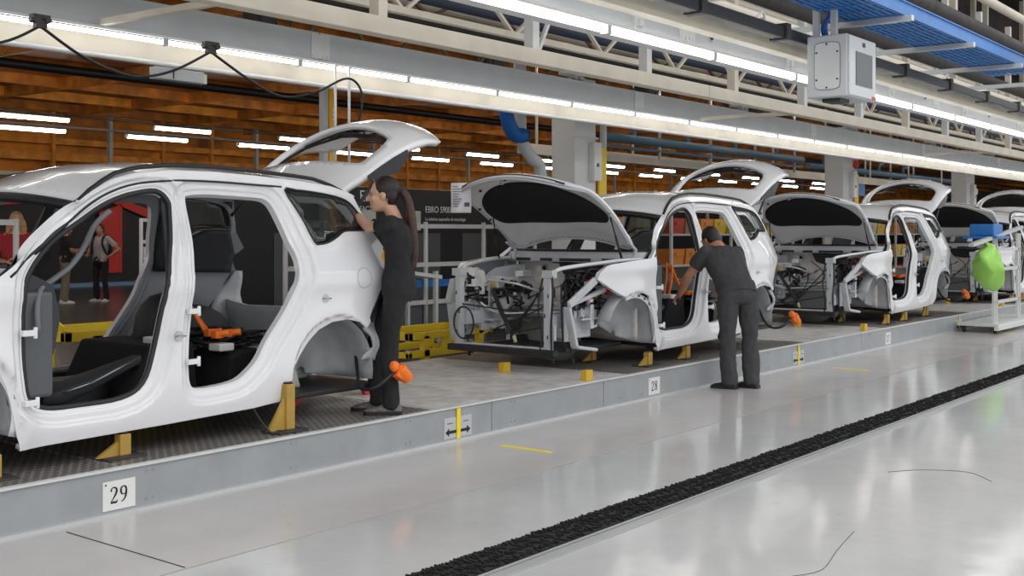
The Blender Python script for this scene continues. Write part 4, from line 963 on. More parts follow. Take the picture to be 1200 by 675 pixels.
    for a, b in ((1.02, .12), (1.00, -.30), (.95, .52), (1.08, -.5), (1.08, .6), (.5, .77), (.7, .76), (.6, -.77)):
        p = pt3(hoodpt, a, b, .036); la.ell(p, (.014, .018, .014), 8, 6)
    la.build('bonnet_fixing', BLACK, hood)
    p = pt3(hoodpt, 1.02, .14, .05); MB().tube([p + Vector((.02 * math.cos(a), .03 * math.sin(a), .03 * math.cos(a))) for a in np.linspace(0, 2 * PI, 12, endpoint=False)], .006, 6, closed=True).build('bonnet_catch', STEEL, hood)
    # ------------------------------------------------ tailgate
    g_o = rounded([(0, -.60), (.12, -.655), (.5, -.66), (1.0, -.66), (1.27, -.64), (1.35, -.55), (1.35, 0), (1.35, .55), (1.27, .64), (1.0, .66), (.5, .66), (.12, .655), (0, .60), (0, 0)], 3)
    g_h = rounded([(.33, -.47), (.28, 0), (.33, .47), (.46, .53), (.66, .51), (.75, .40), (.79, 0), (.75, -.40), (.66, -.51), (.46, -.53)], 4)
    gate = panel_obj('tailgate', g_o, [g_h], .045, gatept, [PAINT, PAINT], car, solid=(.045, -1, 1, 0), flip=False)
    wi = MB(); 
    for i in range(7):
        P = [pt3(gatept, rnd.uniform(.70, .90), rnd.uniform(-.5, .5), .07) for _ in range(4)]; wi.tube(catmull(sorted(P, key=lambda p: p.y), 5), .008, 6)
    wi.tube(catmull([pt3(gatept, a, b, .065) for a, b in ((.10, .52), (.25, .56), (.5, .58), (.72, .55), (.84, .3), (.86, 0), (.84, -.3), (.8, -.5))], 5), .010, 6)
    wi.tube(catmull([pt3(gatept, .73, b, .06) for b in (.45, .2, 0, -.2)], 4), .008, 6)
    wi.build('tailgate_wiring', BLACK, gate)
    for sg in (-1, 1):
        # gloss black tail lamp wedge at the sides
        r = [[pt3(gatept, a, sg * b, o) for b, o in ((.665, .0), (.60, .055), (.665, .10 * k))] for a, k in ((.30, .3), (.42, .9), (.58, 1.2), (.74, .5))]
        MB().loft(r, smooth=False).build('tailgate_side_trim', GLOSSB, gate)
        a = Vector((.30, sg * .66, 1.40)); b = pt3(gatept, .55, sg * .62, .06); MB().cyl(a, a.lerp(b, .6), .013, 8).cyl(a.lerp(b, .6), b, .008, 8).build('tailgate_strut', RUBBER, car)
        MB().tube([pt3(gatept, a, sg * .60, .05) for a in np.linspace(.05, .4, 6)], .018, 6).build('tailgate_frame_bead', PRIMER, gate)
    fx = MB()
    for a, b in ((.25, -.3), (.22, 0), (.25, .3), (.3, -.52), (.3, .52), (1.1, .3), (1.1, -.3)): fx.ell(pt3(gatept, a, b, .046), (.012, .012, .012), 8, 6)
    fx.build('tailgate_fixing', BLACK, gate)
    MB().box(pt3(gatept, 1.0, .0, .06), (.10, .22, .05)).build('tailgate_lock', BLACK, gate, bevel=.01)
    return car
# ---------------------------------------------------------------- the cars along the line
CARS = [(5.66, 'nearest white car body with raised tailgate, woman working at its rear corner'), (12.18, 'second white car body with open bonnet, man leaning into its front door'), (18.63, 'third white car body with open bonnet and bare engine bay'), (25.1, 'fourth white car body behind the cart with the green bag'), (31.5, 'farthest white car body at the right edge')]
car1 = make_car(CARS[0][1], (CARS[0][0], 6.65, DZ))
for X, lb in CARS[1:]: dup(car1, (X, 6.65, DZ), label=lb)
# loose seal hanging in the first car's door (only there)
tag(MB().tube(catmull([(3.94, 5.90, 1.632), (3.86, 5.93, 1.55), (3.82, 5.98, 1.42), (3.74, 5.98, 1.32), (3.60, 5.92, 1.25), (3.48, 5.85, 1.20), (3.43, 5.80, 1.10), (3.43, 5.79, .98)], 6), .016, 8).build('loose_door_seal', GREYRUBBER), 'grey rubber seal dangling in the front door opening of the nearest car', 'seal')
ck = thing('door_connector', 'black plug with a green cap and yellow tail hanging in the nearest front door opening', 'plug', (3.52, 5.88, 1.08))
MB().box((0, 0, 0), (.09, .05, .05)).box((.06, 0, .02), (.05, .04, .04)).tube([(-.05, 0, 0), (-.09, 0, .05)], .008, 6).build('plug_body', BLACK, ck, bevel=.004)
MB().tube([(.02, -.02, -.02), (.10, -.02, -.09)], .006, 6).build('yellow_tail', YELLOW, ck); MB().ell((-.09, 0, .055), (.012, .012, .012), 8, 6).build('green_cap', GREEN, ck)

# ---------------------------------------------------------------- paper sheets on the raised bonnets
for i, (X, lb) in enumerate(((12.18, 'white printed sheet hung on the open bonnet of the second car'), (18.63, 'white printed sheet hung on the open bonnet of the third car'), (25.1, 'white printed sheet hung on the open bonnet of the fourth car'))):
    s = thing('paper_sheet', lb, 'paper', (X - 3.46, 7.28, 1.70)); s.rotation_euler = (0, 0, math.radians(-62))
    mb = MB(); n = 6; vs = []
    for k in range(n + 1):
        z = .29 * k / n
        for a in (-.10, 0, .10): vs.append((a, .012 * math.sin(k * .9) + .02 * (k / n) ** 2, z))
    mb.add(vs, [(3 * k + j, 3 * k + j + 1, 3 * k + j + 4, 3 * k + j + 3) for k in range(n) for j in range(2)], True); mb.build('sheet', PAPER, s, solid=(.002, 0))
    tx = MB()
    for k in range(9): tx.bx(-.08, -.08 + (.05 + .012 * ((k * 5) % 4)), -.004 + .012 * math.sin((.05 + .024 * k) / .29 * 5.4) + .02 * ((.05 + .024 * k) / .29) ** 2, -.0035, .06 + .024 * k, .0655 + .024 * k)
    pr = tx.bx(.035, .085, -.006, -.003, .06, .10).build('printed_text', GREYPANEL, s)

# ---------------------------------------------------------------- support posts and blocks on the deck
def make_post(h, label):
    t = thing('support_post', label, 'post', (0, 0, 0), 0, 'ochre support posts under the cars')
    MB().bx(-.035, .035, -.03, .03, .012, h).build('post_upright', OCHRE, t, bevel=.004)
    MB().prism([(-.03, .012), (-.17, .012), (-.03, h * .72)], lambda a, b: (a, -.012, b), lambda a, b: (a, .012, b)).build('post_gusset', OCHRE, t)
    MB().bx(-.15, .10, -.09, .09, 0, .012).build('base_plate', DARKST, t)
    MB().cyl((0, 0, h), (0, 0, h + .012), .03, 10).build('post_cap', RUBBER, t)
    return t
short = make_post(.13, 'ochre support post under the front corner of the nearest car'); short.location = (3.16, 5.76, DZ)
order = ['nearest', 'second', 'third', 'fourth', 'farthest']
for ci, (X0, _) in enumerate(CARS):
    for dx, y, nm in ((-2.50, 5.76, 'near front corner'), (-1.72, 5.78, 'near side middle'), (-2.50, 6.40, 'inner front rail'), (-1.72, 7.5, 'far side middle')):
        if ci == 0 and nm == 'near front corner': continue
        dup(short, (X0 + dx, y, DZ), label='ochre support post under the %s of the %s car' % (nm, order[ci]))
    t = make_post(.30, 'tall ochre support post under the near rear sill of the %s car' % order[ci]) if ci == 0 else dup(tall, label='tall ochre support post under the near rear sill of the %s car' % order[ci])
    if ci == 0: tall = t
    t.location = (X0 - .56, 5.70 if ci == 0 else 5.85, DZ)
    if ci: 
        for k, (dx, y) in enumerate(((-3.74, 6.53), (-3.79, 5.60))):
            tag(MB().bx(-.05, .05, -.03, .03, 0, .09).bx(-.06, .06, -.04, .04, 0, .01).build('locating_block', mat('block_yellow', (.72, .45, .04), .5), bevel=.003), 'small yellow block on the deck, %s front of the %s car' % (('inner', 'outer')[k], order[ci]), 'block', group='yellow locating blocks on the deck').location = (X0 + dx, y, DZ)
# wheeled jig with red castors behind the first car
jg = thing('wheeled_jig', 'low grey jig frame with red castors under the nearest car rear', 'jig', (6.3, 6.85, DZ))
for y in (-.35, .35): MB().bar((-.7, y, .10), (.65, y, .10), .05, .05).build('jig_beam', ALU, jg)
for x in (-.5, -.1, .35): MB().bar((x, -.35, .12), (x, .4, .12), .05, .04).build('jig_crossbar', CREAM, jg); MB().bx(x - .03, x + .03, -.2, -.14, .12, .30).build('jig_upright', LIGHTPAINT, jg)
for x, y in ((-.45, -.38), (.3, -.38), (-.45, .38), (.3, .38)): MB().cyl((x, y - .02, .045), (x, y + .02, .045), .045, 12).build('castor', RED, jg)
# loose black lead on the deck below the first sill
tag(MB().tube(catmull([(4.86, 5.75, .40), (4.90, 5.72, .32), (4.93, 5.66, .25), (4.98, 5.62, .25), (5.02, 5.66, .25), (4.99, 5.7, .25)], 5), .008, 6).build('loose_lead', BLACK), 'short black lead hanging from the nearest sill to the deck', 'cable')

# ---------------------------------------------------------------- yellow trolleys behind the platform
def trolley(label, loc, L=1.5, H=.44):
    t = thing('parts_trolley', label, 'trolley', loc, 0, 'yellow trolleys behind the platform')
    fr = MB()
    for y in (0, .7): fr.bx(0, L, y, y + .06, H - .08, H); fr.bx(0, L, y, y + .05, .17, .25)
    for x in (0, L - .07): fr.bx(x, x + .07, 0, .76, H - .08, H); fr.bx(x, x + .06, 0, .75, .17, .23)
    fr.build('trolley_frame', YELLOW, t, bevel=.006)
    for x in (.25, L - .32):
        for y in (0, .69): MB().bx(x, x + .09, y, y + .07, .12, H - .04).build('trolley_leg', YELLOW, t, bevel=.004)
    MB().bx(.02, L - .02, .05, .7, .09, .13).build('lower_shelf', BLACK, t)
    MB().bx(.55, .85, .01, .05, .25, H - .08).build('bracket_plate', YELLOW, t); MB().cyl((.5, .0, .33), (.5, .06, .33), .03, 10).build('adjusting_knob', STEEL, t)
    for x in (.3, L - .27):
        for y in (.03, .72):
            MB().cyl((x, y - .018, .055), (x, y + .018, .055), .055, 14).build('castor_wheel', RUBBER, t); MB().bx(x - .03, x + .03, y - .03, y + .03, .10, .125).build('castor_fork', STEEL, t)
    return t
trolley('yellow wheeled trolley between the nearest and second cars', (9.2, 8.4, 0))
trolley('yellow wheeled trolley seen through the nearest front door opening', (5.2, 8.4, 0), 1.5, .72)

# ---------------------------------------------------------------- black partition with lettering
pt = thing('display_partition', 'black display partition with white lettering behind the standing woman', 'partition', (10.6, 13.5, 0))
MB().bx(0, 7.2, 0, .06, .0, 2.25).build('partition_board', BLACKWALL, pt)
for X in (1.2, 4.3, 5.6): MB().bx(X, X + .7, -.008, 0, .1, 1.5).build('grey_insert', GREYPANEL, pt)
text('title_lettering', 'EBRO S900', .155, (4.60, -.006, 1.86), pt, LETTER, sx=.92)
text('subtitle_lettering', 'La máxima expresión de tecnología', .085, (4.60, -.006, 1.72), pt, LETTER, sx=.9)
text('title_lettering', 'EBRO', .26, (3.0, -.006, 2.02), pt, LETTER); text('subtitle_lettering', 'FACTORY', .12, (3.0, -.006, 1.86), pt, LETTER)
for X, Z in ((3.05, 1.55), (4.15, 1.55)): MB().bx(X, X + .33, -.01, 0, Z, Z + .33).build('pale_placard', LIGHTPAINT, pt)
def guard(label, x0, x1, y, zs=(.53, 1.06, 1.60), step=1.25):
    t = thing('guard_rail', label, 'guard rail', (x0, y, 0)); L = x1 - x0
    n = max(1, int(round(L / step)))
    for i in range(n + 1): MB().cyl((L * i / n, 0, 0), (L * i / n, 0, 1.66), .032, 10).cyl((L * i / n, 0, 0), (L * i / n, 0, .012), .07, 12).build('rail_post', LIGHTPAINT, t)
    for z in zs: MB().bx(0, L, -.025, .025, z - .03, z + .03).build('cross_rail', LIGHTPAINT, t)
    MB().bx(0, L, .03, .045, .12, .50).build('kick_panel', GREYPANEL, t)
    MB().bx(0, L, .03, .05, .74, .84).build('blue_strip', BLUE, t)
    return t
guard('pale grey guard rail in front of the lettered black partition', 9.8, 15.0, 11, step=1.3)
guard('pale guard rail seen through the nearest windscreen opening', 4.6, 6.85, 12, zs=(1.62,), step=2.2)
ld = thing('white_frame_rack', 'white upright frame seen through the nearest front door opening', 'rack', (8.43, 12, 0))
for x in (0, .17): MB().cyl((x, 0, 0), (x, 0, 1.68), .022, 8).build('upright', WHITEP, ld)
for z in (.85, 1.12, 1.40, 1.66): MB().bx(0, .17, -.02, .02, z - .02, z + .02).build('rung', WHITEP, ld)
MB().bx(.03, .14, -.03, .0, 1.18, 1.34).build('notice_card', PAPER, ld)
# display bench with coloured pieces seen through the rear door
db = thing('display_bench', 'pale framed bench with a sloping top seen through the nearest rear door', 'bench', (10.2, 10.2, 0))
for x in (0, 1.5):
    for y in (0, .5): MB().bx(x, x + .05, y, y + .05, 0, 1.0).build('bench_leg', LIGHTPAINT, db)
MB().box((.78, .27, 1.02), (1.7, .55, .05), Matrix.Rotation(.12, 3, 'Y')).build('bench_top', LIGHTPAINT, db)
tag(MB().prism([(-.45, 0), (.42, 0), (.3, .16), (-.3, .26)], lambda a, b: (a, -.1, b), lambda a, b: (a, .15, b)).build('amber_tray', mat('amber_plastic', (.85, .42, .03), .45), bevel=.01), 'amber wedge shaped tray on the pale framed bench', 'tray').location = (10.75, 10.45, 1.10)
tag(MB().ell((0, 0, .10), (.26, .16, .14), 16, 8).build('red_cover', RED), 'rounded red cover on the pale framed bench behind the amber tray', 'cover').location = (10.75, 10.78, 1.33)
tag(MB().bx(-.06, .06, -.06, .06, 0, .2).build('blue_canister', BLUE, bevel=.02), 'blue canister on the pale framed bench', 'canister').location = (11.35, 10.45, 1.01)
# racks of parts bins behind the second to fifth cars
rnd = random.Random(21)
BINM = [mat('orange_bin', (.75, .26, .04), .5), mat('yellow_bin', (.80, .55, .06), .5), mat('brown_carton', (.38, .22, .11), .8), mat('blue_bin', (.04, .12, .38), .5), mat('black_bin', (.03, .03, .03), .5), mat('red_bin', (.5, .06, .04), .5), mat('pale_bin', (.62, .58, .5), .6)]
BINN = ['orange', 'yellow', 'brown', 'blue', 'black', 'red', 'pale']
def bin_mesh():
    mb = MB(); mb.loft([[(-.24, -.2, 0), (.24, -.2, 0), (.24, .2, 0), (-.24, .2, 0)], [(-.27, -.24, .30), (.27, -.24, .30), (.27, .24, .30), (-.27, .24, .30)], [(-.25, -.22, .30), (.25, -.22, .30), (.25, .22, .30), (-.25, .22, .30)], [(-.22, -.18, .04), (.22, -.18, .04), (.22, .18, .04), (-.22, .18, .04)]], smooth=False)
    mb.bx(-.1, .1, -.255, -.235, .17, .23); return mb
protos = [bin_mesh().build('parts_bin', m) for m in BINM]
used = [False] * 7
rk0 = None
places = ['behind the second car', 'behind the second car bonnet', 'behind the third car', 'behind the third car bonnet', 'behind the fourth car', 'behind the fourth car bonnet', 'behind the farthest car']
for r in range(7):
    X = 16.6 + r * 3.1
    if rk0 is None:
        rk0 = thing('shelf_rack', 'pale steel shelf rack of coloured bins ' + places[0], 'rack', (X, 11.2, 0), 0, 'bin racks behind the line')
        for x in (0, 2.5):
            for y in (0, .55): MB().bx(x, x + .05, y, y + .05, 0, 2.3).build('rack_upright', LIGHTPAINT, rk0)
        for z in (.25, .85, 1.45, 2.02): MB().bx(0, 2.55, 0, .6, z, z + .04).build('rack_shelf', GREYPAINT, rk0)
    else: dup(rk0, (X, 11.2, 0), label='pale steel shelf rack of coloured bins ' + places[r])
    for li, z in enumerate((.29, .89, 1.49)):
        for k in range(4):
            b = rnd.choices(range(7), [5, 4, 3, 1, 2, 1, 2])[0]
            o = protos[b] if not used[b] else protos[b].copy()
            if used[b]: C.objects.link(o)
            used[b] = True; o.location = (X + .36 + k * .60, 11.5, z)
            tag(o, '%s bin on the %s shelf of the rack %s' % (BINN[b], ['bottom', 'middle', 'top'][li], places[r]), 'bin', group='bins on the rack %s, %s shelf' % (places[r], ['bottom', 'middle', 'top'][li]))
for i, u in enumerate(used):
    if not u: bpy.data.objects.remove(protos[i])
# pale cabinets behind the racks so the eye meets a wall of shelves
# ---------------------------------------------------------------- cart with the green bag
ct = thing('work_cart', 'pale tubular work cart with sloping arm at the right edge', 'cart', (18.6, 5.0, 0))
for x in (0, .12, 1.35, 1.47):
    MB().bx(x - .02, x + .02, -.02, .02, .10, 1.50).build('cart_post', LIGHTPAINT, ct)
for z in (.45, .95, 1.25): MB().bx(0, 1.47, -.02, .02, z - .025, z + .025).build('cart_rail', ALU, ct)
MB().bx(-.3, 2.2, -.15, .45, .10, .14).bx(-.5, 2.6, -.2, -.14, .06, .11).build('cart_base', LIGHTPAINT, ct)
MB().bar((-1.15, 0, 1.33), (1.6, 0, 1.60), .07, .05).build('sloping_arm', GREYPAINT, ct)
MB().bx(-.2, .5, -.1, .4, 1.42, 1.46).build('cart_tray', BLUE, ct)
for x in (-.2, 2.0): MB().cyl((x, -.1, .05), (x, -.06, .05), .05, 12).cyl((x, .36, .05), (x, .40, .05), .05, 12).build('castor', RUBBER, ct)
tag(MB().bx(-.25, .25, -.18, .18, 0, .18).build('blue_crate', BLUE, bevel=.02), 'blue crate on the tray of the work cart', 'crate').location = (18.75, 5.15, 1.46)
gb = MB(); rg = []
for z, rx, ry_, ox in ((1.36, .03, .03, .15), (1.30, .12, .06, .10), (1.20, .32, .13, .02), (1.05, .42, .17, 0), (.92, .40, .18, .05), (.80, .28, .14, .13), (.70, .13, .08, .20), (.66, .03, .03, .22)):
    rg.append([(ox + rx * .72 * math.cos(a) * (1 + .10 * math.sin(3 * a + z * 9)), ry_ * math.sin(a) * (1 + .12 * math.cos(4 * a + z * 7)), z) for a in np.linspace(0, 2 * PI, 20, endpoint=False)])
gbo = gb.loft(rg).build('plastic_bag', GREEN)
for v in gbo.data.vertices: v.co += Vector((.05 * math.sin(v.co.z * 31 + v.co.x * 9), .05 * math.sin(v.co.z * 17 + v.co.x * 23), .02 * math.sin(v.co.x * 19)))
tag(gbo, 'bright green plastic bag hanging from the sloping arm of the cart', 'bag'); gbo.location = (17.95, 4.92, 0)
# ---------------------------------------------------------------- people
def V(*a): return Vector(a)
def hand(mb, w, d, n, thumb, curl=.35, s=1.0):
    """w wrist, d direction to the fingers, n palm normal (side the fingers close to), thumb: unit vector to the thumb side"""
    d = d.normalized(); n = (n - d * n.dot(d)).normalized(); sd = d.cross(n)
    if sd.dot(thumb) < 0: sd = -sd
    for i, (off, L, plen) in enumerate(((.030, .070, .082), (.010, .078, .086), (-.010, .072, .082), (-.029, .058, .074))):
        k = w + sd * off * s + d * plen * s
        mb.capsule(w + sd * off * .6 * s, k, .013 * s, .0105 * s, 8)
        p = k; dirv = d.copy(); ang = 0
        for j, f in enumerate((.45, .31, .24)):
            ang += curl * (1.0 + .15 * i) * (0.8 if j == 0 else 1.0)
            dirv = d * math.cos(ang) + n * math.sin(ang)
            q = p + dirv * L * f * s; mb.capsule(p, q, (.0095 - .001 * j) * s, (.0085 - .001 * j) * s, 8); p = q
    mb.capsule(w, w + d * .05 * s, .022 * s, .020 * s, 8)
    t0 = w + sd * .022 * s + d * .02 * s; t1 = t0 + (sd * .030 + d * .026 + n * .012) * s; t2 = t1 + (sd * .012 + d * .026 + n * .014) * s; t3 = t2 + (d * .022 + n * .012) * s
    mb.capsule(t0, t1, .014 * s, .011 * s, 8).capsule(t1, t2, .010 * s, .0095 * s, 8).capsule(t2, t3, .009 * s, .0075 * s, 8)
def limb(mb, a, b, ra, rm, rb, bulge=.35, seg=14):
    a = Vector(a); b = Vector(b); m = a.lerp(b, bulge)
    mb.capsule(a, m, ra, rm, seg).capsule(m, b, rm, rb, seg)
def ring(c, ax, ay, rx, ry, n=24, p=2.3):
    out = []
    for j in range(n):
        t = 2 * PI * j / n; ct, st = math.cos(t), math.sin(t)
        out.append(c + ax * (rx * math.copysign(abs(ct) ** (2 / p), ct)) + ay * (ry * math.copysign(abs(st) ** (2 / p), st)))
    return out
def torso(mb, secs):
    mb.loft([ring(Vector(c), Vector(ax).normalized(), Vector(ay).normalized(), rx, ry) for c, ax, ay, rx, ry in secs])
def add_noise(o, amp, sc, seed=0):
    from mathutils import noise
    for v in o.data.vertices:
        n = noise.noise(Vector((v.co.x * sc, v.co.y * sc, v.co.z * sc * .6 + seed))); v.co += v.normal * n * amp
def person(label, loc, rz, J, top, bottom, shoe, hair, skin=SKIN, detail=True, hairstyle='pony', female=False, sleeve=.62, headyaw=0.0, headpitch=0.0, sc=1.0, extra=None, hcol2=None, thin=1.0):
    p = thing('person', label, 'person', loc, rz); p.scale = (sc, sc, sc)
    vx = .007 if detail else .014
    X_, Y_, Z_ = V(1, 0, 0), V(0, 1, 0), V(0, 0, 1)
    # ---- body: one continuous surface
    b = MB(); H = Vector(J['head']); N = Vector(J['neck'])
    R3 = Matrix.Rotation(headyaw, 3, 'Z') @ Matrix.Rotation(headpitch, 3, 'Y')
    h = lambda x, y, z: H + R3 @ V(x, y, z)
    b.ell(h(-.012, 0, .030), (.096, .074, .098), 22, 14, R3)
    b.ell(h(.022, 0, -.030), (.072, .062, .085), 20, 12, R3)
    b.ell(h(.040, 0, -.075), (.050, .046, .040), 16, 10, R3)
    b.capsule(h(.066, .010, -.098), h(.066, -.010, -.098), .017, .017, 10)
    b.capsule(h(.086, 0, .022), h(.106, 0, -.022), .009, .0135, 10); b.capsule(h(.098, .010, -.026), h(.098, -.010, -.026), .009, .009, 8)
    b.capsule(h(.078, .034, .034), h(.082, -.034, .034), .012, .012, 8)
    b.capsule(h(.086, .012, -.056), h(.086, -.012, -.056), .009, .009, 8)
    for s in (-1, 1):
        b.ell(h(-.008, s * .074, -.008), (.020, .009, .032), 12, 8, R3); b.ell(h(.060, s * .040, -.022), (.026, .022, .024), 12, 8, R3)
    b.capsule(N, H + R3 @ V(-.022, 0, -.045), .056 * thin, .050 * thin, 14)
    P = Vector(J['pelvis']); CH = Vector(J['chest'])
    b.capsule(P, CH, .085, .095, 14).capsule(CH, N, .085, .05, 14)
    for s in ('l', 'r'):
        sh, el, wr = (Vector(J[k + s]) for k in ('sh', 'el', 'wr'))
        b.capsule(N, sh, .045, .046 * thin, 12)
        limb(b, sh, el, .050 * thin, .046 * thin, .037 * thin); limb(b, el, wr, .037 * thin, .040 * thin, .026 * thin, .25)
        hd = Vector(J.get('hd' + s, (wr - el).normalized())); hn = Vector(J.get('hn' + s, (0, 0, -1))); th = Vector(J.get('th' + s, (0, 1 if s == 'r' else -1, .3)))
        hand(b, wr, hd, hn, th, J.get('curl', .35))
        hp, kn, an = (Vector(J[k + s]) for k in ('hp', 'kn', 'an'))
        b.capsule(P, hp, .08, .07, 12); limb(b, hp, kn, .07, .062, .045); limb(b, kn, an, .044, .048, .032, .3)
    b.build('body', skin, p, remesh=vx, smooth_it=3)
    # ---- face
    if detail:
        for s in (-1, 1):
            e = MB().ell(h(.0765, s * .030, .012), (.010, .012, .0075), 12, 8); eo = e.build('eye', EYEW, p)
            MB().ell(h(.0838, s * .031, .012), (.0045, .0065, .0065), 10, 6).build('iris', INK, eo)
            MB().capsule(h(.088, s * .018, .034), h(.078, s * .050, .036), .0042, .003, 8).build('eyebrow', HAIR, p)
            MB().capsule(h(.0865, s * .020, .0205), h(.079, s * .046, .0195), .0032, .0022, 6).build('eyelash', INK, eo)
        MB().capsule(h(.0935, .014, -.052), h(.0935, -.014, -.052), .0050, .0050, 8).capsule(h(.0925, .013, -.061), h(.0925, -.013, -.061), .006, .006, 8).build('lips', LIPS, p)
    # ---- hair
    hb = MB()
    hb.ell(h(-.026, 0, .042), (.098, .082, .098), 22, 14, R3)
    hb.ell(h(-.045, 0, -.005), (.075, .079, .078), 18, 10, R3)
    if hairstyle != 'short':
        hb.ell(h(-.05, 0, -.035), (.06, .066, .05), 14, 8, R3)
    if hairstyle == 'pony': hb.ell(h(-.128, 0, .035), (.032, .034, .036), 12, 8, R3)
    if hairstyle == 'long':
        for s in (-1, 1): limb(hb, h(-.03, s * .07, .0), h(-.02, s * .09, -.22), .04, .05, .03)
        limb(hb, h(-.08, 0, 0), h(-.10, 0, -.25), .07, .08, .05)
    ho = hb.build('hair', hair, p, remesh=vx, smooth_it=2)
    # keep the face free: drop hair in front of the hairline
    bm = bmesh.new(); bm.from_mesh(ho.data)
    kill = []
    Ri = R3.inverted()
    for v in bm.verts:
        q = Ri @ (v.co - H)
        if (q.x > .048 and q.z < .078 - abs(q.y) * .15) or (q.x > .005 and q.z < -.002 and hairstyle != 'long') or (q.x > -.03 and q.z < -.03 and hairstyle != 'long'): kill.append(v)
    bmesh.ops.delete(bm, geom=kill, context='VERTS'); bm.to_mesh(ho.data); bm.free()
    if hairstyle == 'pony':
        tb = MB(); base = h(-.135, 0, .03)
        tail = [base] + [Vector(q) for q in J['tail']]
        T = catmull(tail, 6); n = len(T)
        tb.tube(T, [max(.012, .030 + .016 * math.sin(PI * min(1, i / n * 1.25))) * (1 if i < n * .75 else 1 - (i / n - .75) * 2.2) for i in range(n)], 12, ry=.75)
        rr = random.Random(4)
        for k in range(9):
            o_ = V(rr.uniform(-.03, .03), rr.uniform(-.03, .03), 0)
            tb.tube([q + o_ * min(1, i / 8) + V(rr.uniform(-.003, .003), rr.uniform(-.003, .003), 0) for i, q in enumerate(T)], [.009 * (1 - .6 * i / n) for i in range(n)], 6)
        tb.build('ponytail', hcol2 or hair, ho)
        MB().ell(h(-.135, 0, .03), (.018, .032, .034), 12, 8, R3).build('hair_tie', BLACK, ho)
    # ---- shirt
    s_ = MB(); torso(s_, J['torso'])
    for s in ('l', 'r'):
        sh, el = Vector(J['sh' + s]), Vector(J['el' + s]); e = sh.lerp(el, sleeve)
        s_.capsule(N.lerp(sh, .35) + V(0, 0, -.015), sh, .052, .064 * thin, 14); s_.tube([sh, sh.lerp(e, .5), e], [.066 * thin, .066 * thin, .062 * thin], 16)
    s_.ell(N + V(0, 0, -.035), (.062, .085, .035), 16, 8)
    so = s_.build('shirt', top, p, remesh=.010 if detail else .016, smooth_it=4); add_noise(so, .014, 11); add_noise(so, .006, 26, 3)
    # ---- trousers
    t_ = MB(); torso(t_, J['waist'])
    for s in ('l', 'r'):
        hp, kn, an = (Vector(J[k + s]) for k in ('hp', 'kn', 'an'))
        limb(t_, hp, kn, .088 * thin, .084 * thin, .066 * thin); limb(t_, kn, an + V(-.01, 0, .0), .066 * thin, .068 * thin, .062 * thin, .4)
        t_.cyl(an + V(-.01, 0, .04), an + V(-.008, 0, -.035), .062 * thin, 16, .064 * thin)
    to = t_.build('trousers', bottom, p, remesh=.010 if detail else .016, smooth_it=4); add_noise(to, .020, 8, 5); add_noise(to, .007, 24, 9)
    # ---- shoes
    for s in ('l', 'r'):
        an = Vector(J['an' + s]); f = Vector(J.get('ft' + s, (1, 0, 0))); f.z = 0; f.normalize(); sd = V(-f.y, f.x, 0); fl = J.get('fz' + s, 0.0); g = V(an.x, an.y, fl)
        secs = [(-.085, .030, .045), (-.07, .038, .075), (-.02, .040, .085), (.05, .042, .068), (.11, .047, .052), (.155, .042, .042), (.178, .026, .030)]
        sb = MB().loft([[g + f * x + sd * (w * math.cos(a)) + V(0, 0, .022 + max(-.004, (hh - .022) * math.sin(a))) for a in np.linspace(0, 2 * PI, 16, endpoint=False)] for x, w, hh in secs])
        sh = sb.build('shoe', shoe, p)
        MB().loft([[g + f * (x * 1.02) + sd * (c * (w + .004)) + V(0, 0, z) for c, z in ((-1, 0), (1, 0), (1, .026), (-1, .026))] for x, w, hh in secs], smooth=False).build('sole', BLACK if shoe is not SHOEW else WHITEP, sh)
    if extra: extra(p, J, h)
    return p

def std_torso(P, CH, N, tx, w=(.150, .165, .175, .120), d=(.105, .100, .110, .07)):
    """sections from the hem up along the line pelvis-chest-neck"""
    P, CH, N = Vector(P), Vector(CH), Vector(N); up = (CH - P).normalized(); side = V(0, 1, 0) if abs(up.y) < .9 else V(1, 0, 0); side = Vector(tx); fw = side.cross(up)
    return [(P - up * .06, fw, side, d[0] + .012, w[0] + .012), (P + up * .03, fw, side, d[0], w[0]), (P.lerp(CH, .5), fw, side, d[1], w[1] * .93), (CH, fw, side, d[2], w[2]), (CH.lerp(N, .55), fw, side, d[2] * .85, w[2] * .95), (CH.lerp(N, .9), fw, side, d[3] * .8, w[3] * .75)]
def std_waist(P, side=(0, 1, 0), w=.155, d=.115, up=(0, 0, 1)):
    P = Vector(P); u = Vector(up).normalized(); s = Vector(side); f = s.cross(u)
    return [(P + u * .10, f, s, d * .92, w * .93), (P + u * .02, f, s, d, w), (P - u * .07, f, s, d * 1.06, w * 1.05), (P - u * .13, f, s, d * .8, w * .9)]

# ---- the woman at the rear corner of the first car (faces image-left)
wj = dict(pelvis=(-.11, 0, .91), chest=(-.115, .0, 1.23), neck=(-.075, 0, 1.385), head=(.000, 0, 1.53),
          shl=(-.06, .150, 1.315), ell=(.11, .01, 1.31), wrl=(.245, -.17, 1.435), hdl=(.4, -.7, .45), hnl=(.3, -.2, -1), thl=(-.3, -.2, 1),
          shr=(-.03, -.155, 1.315), elr=(.17, -.30, 1.30), wrr=(.28, -.42, 1.44), hdr=(.5, -.6, .4), hnr=(.3, -.2, -1), thr=(-.3, .4, 1),
          hpl=(-.11, .085, .88), knl=(-.05, .09, .47), anl=(-.055, .09, .085), hpr=(-.10, -.085, .88), knr=(.06, -.08, .48), anr=(.055, -.07, .085), ftl=(1, .05, 0), ftr=(1, -.15, 0),
          tail=[(-.175, 0, 1.49), (-.205, .01, 1.32), (-.225, .015, 1.12), (-.205, .02, 1.0)])
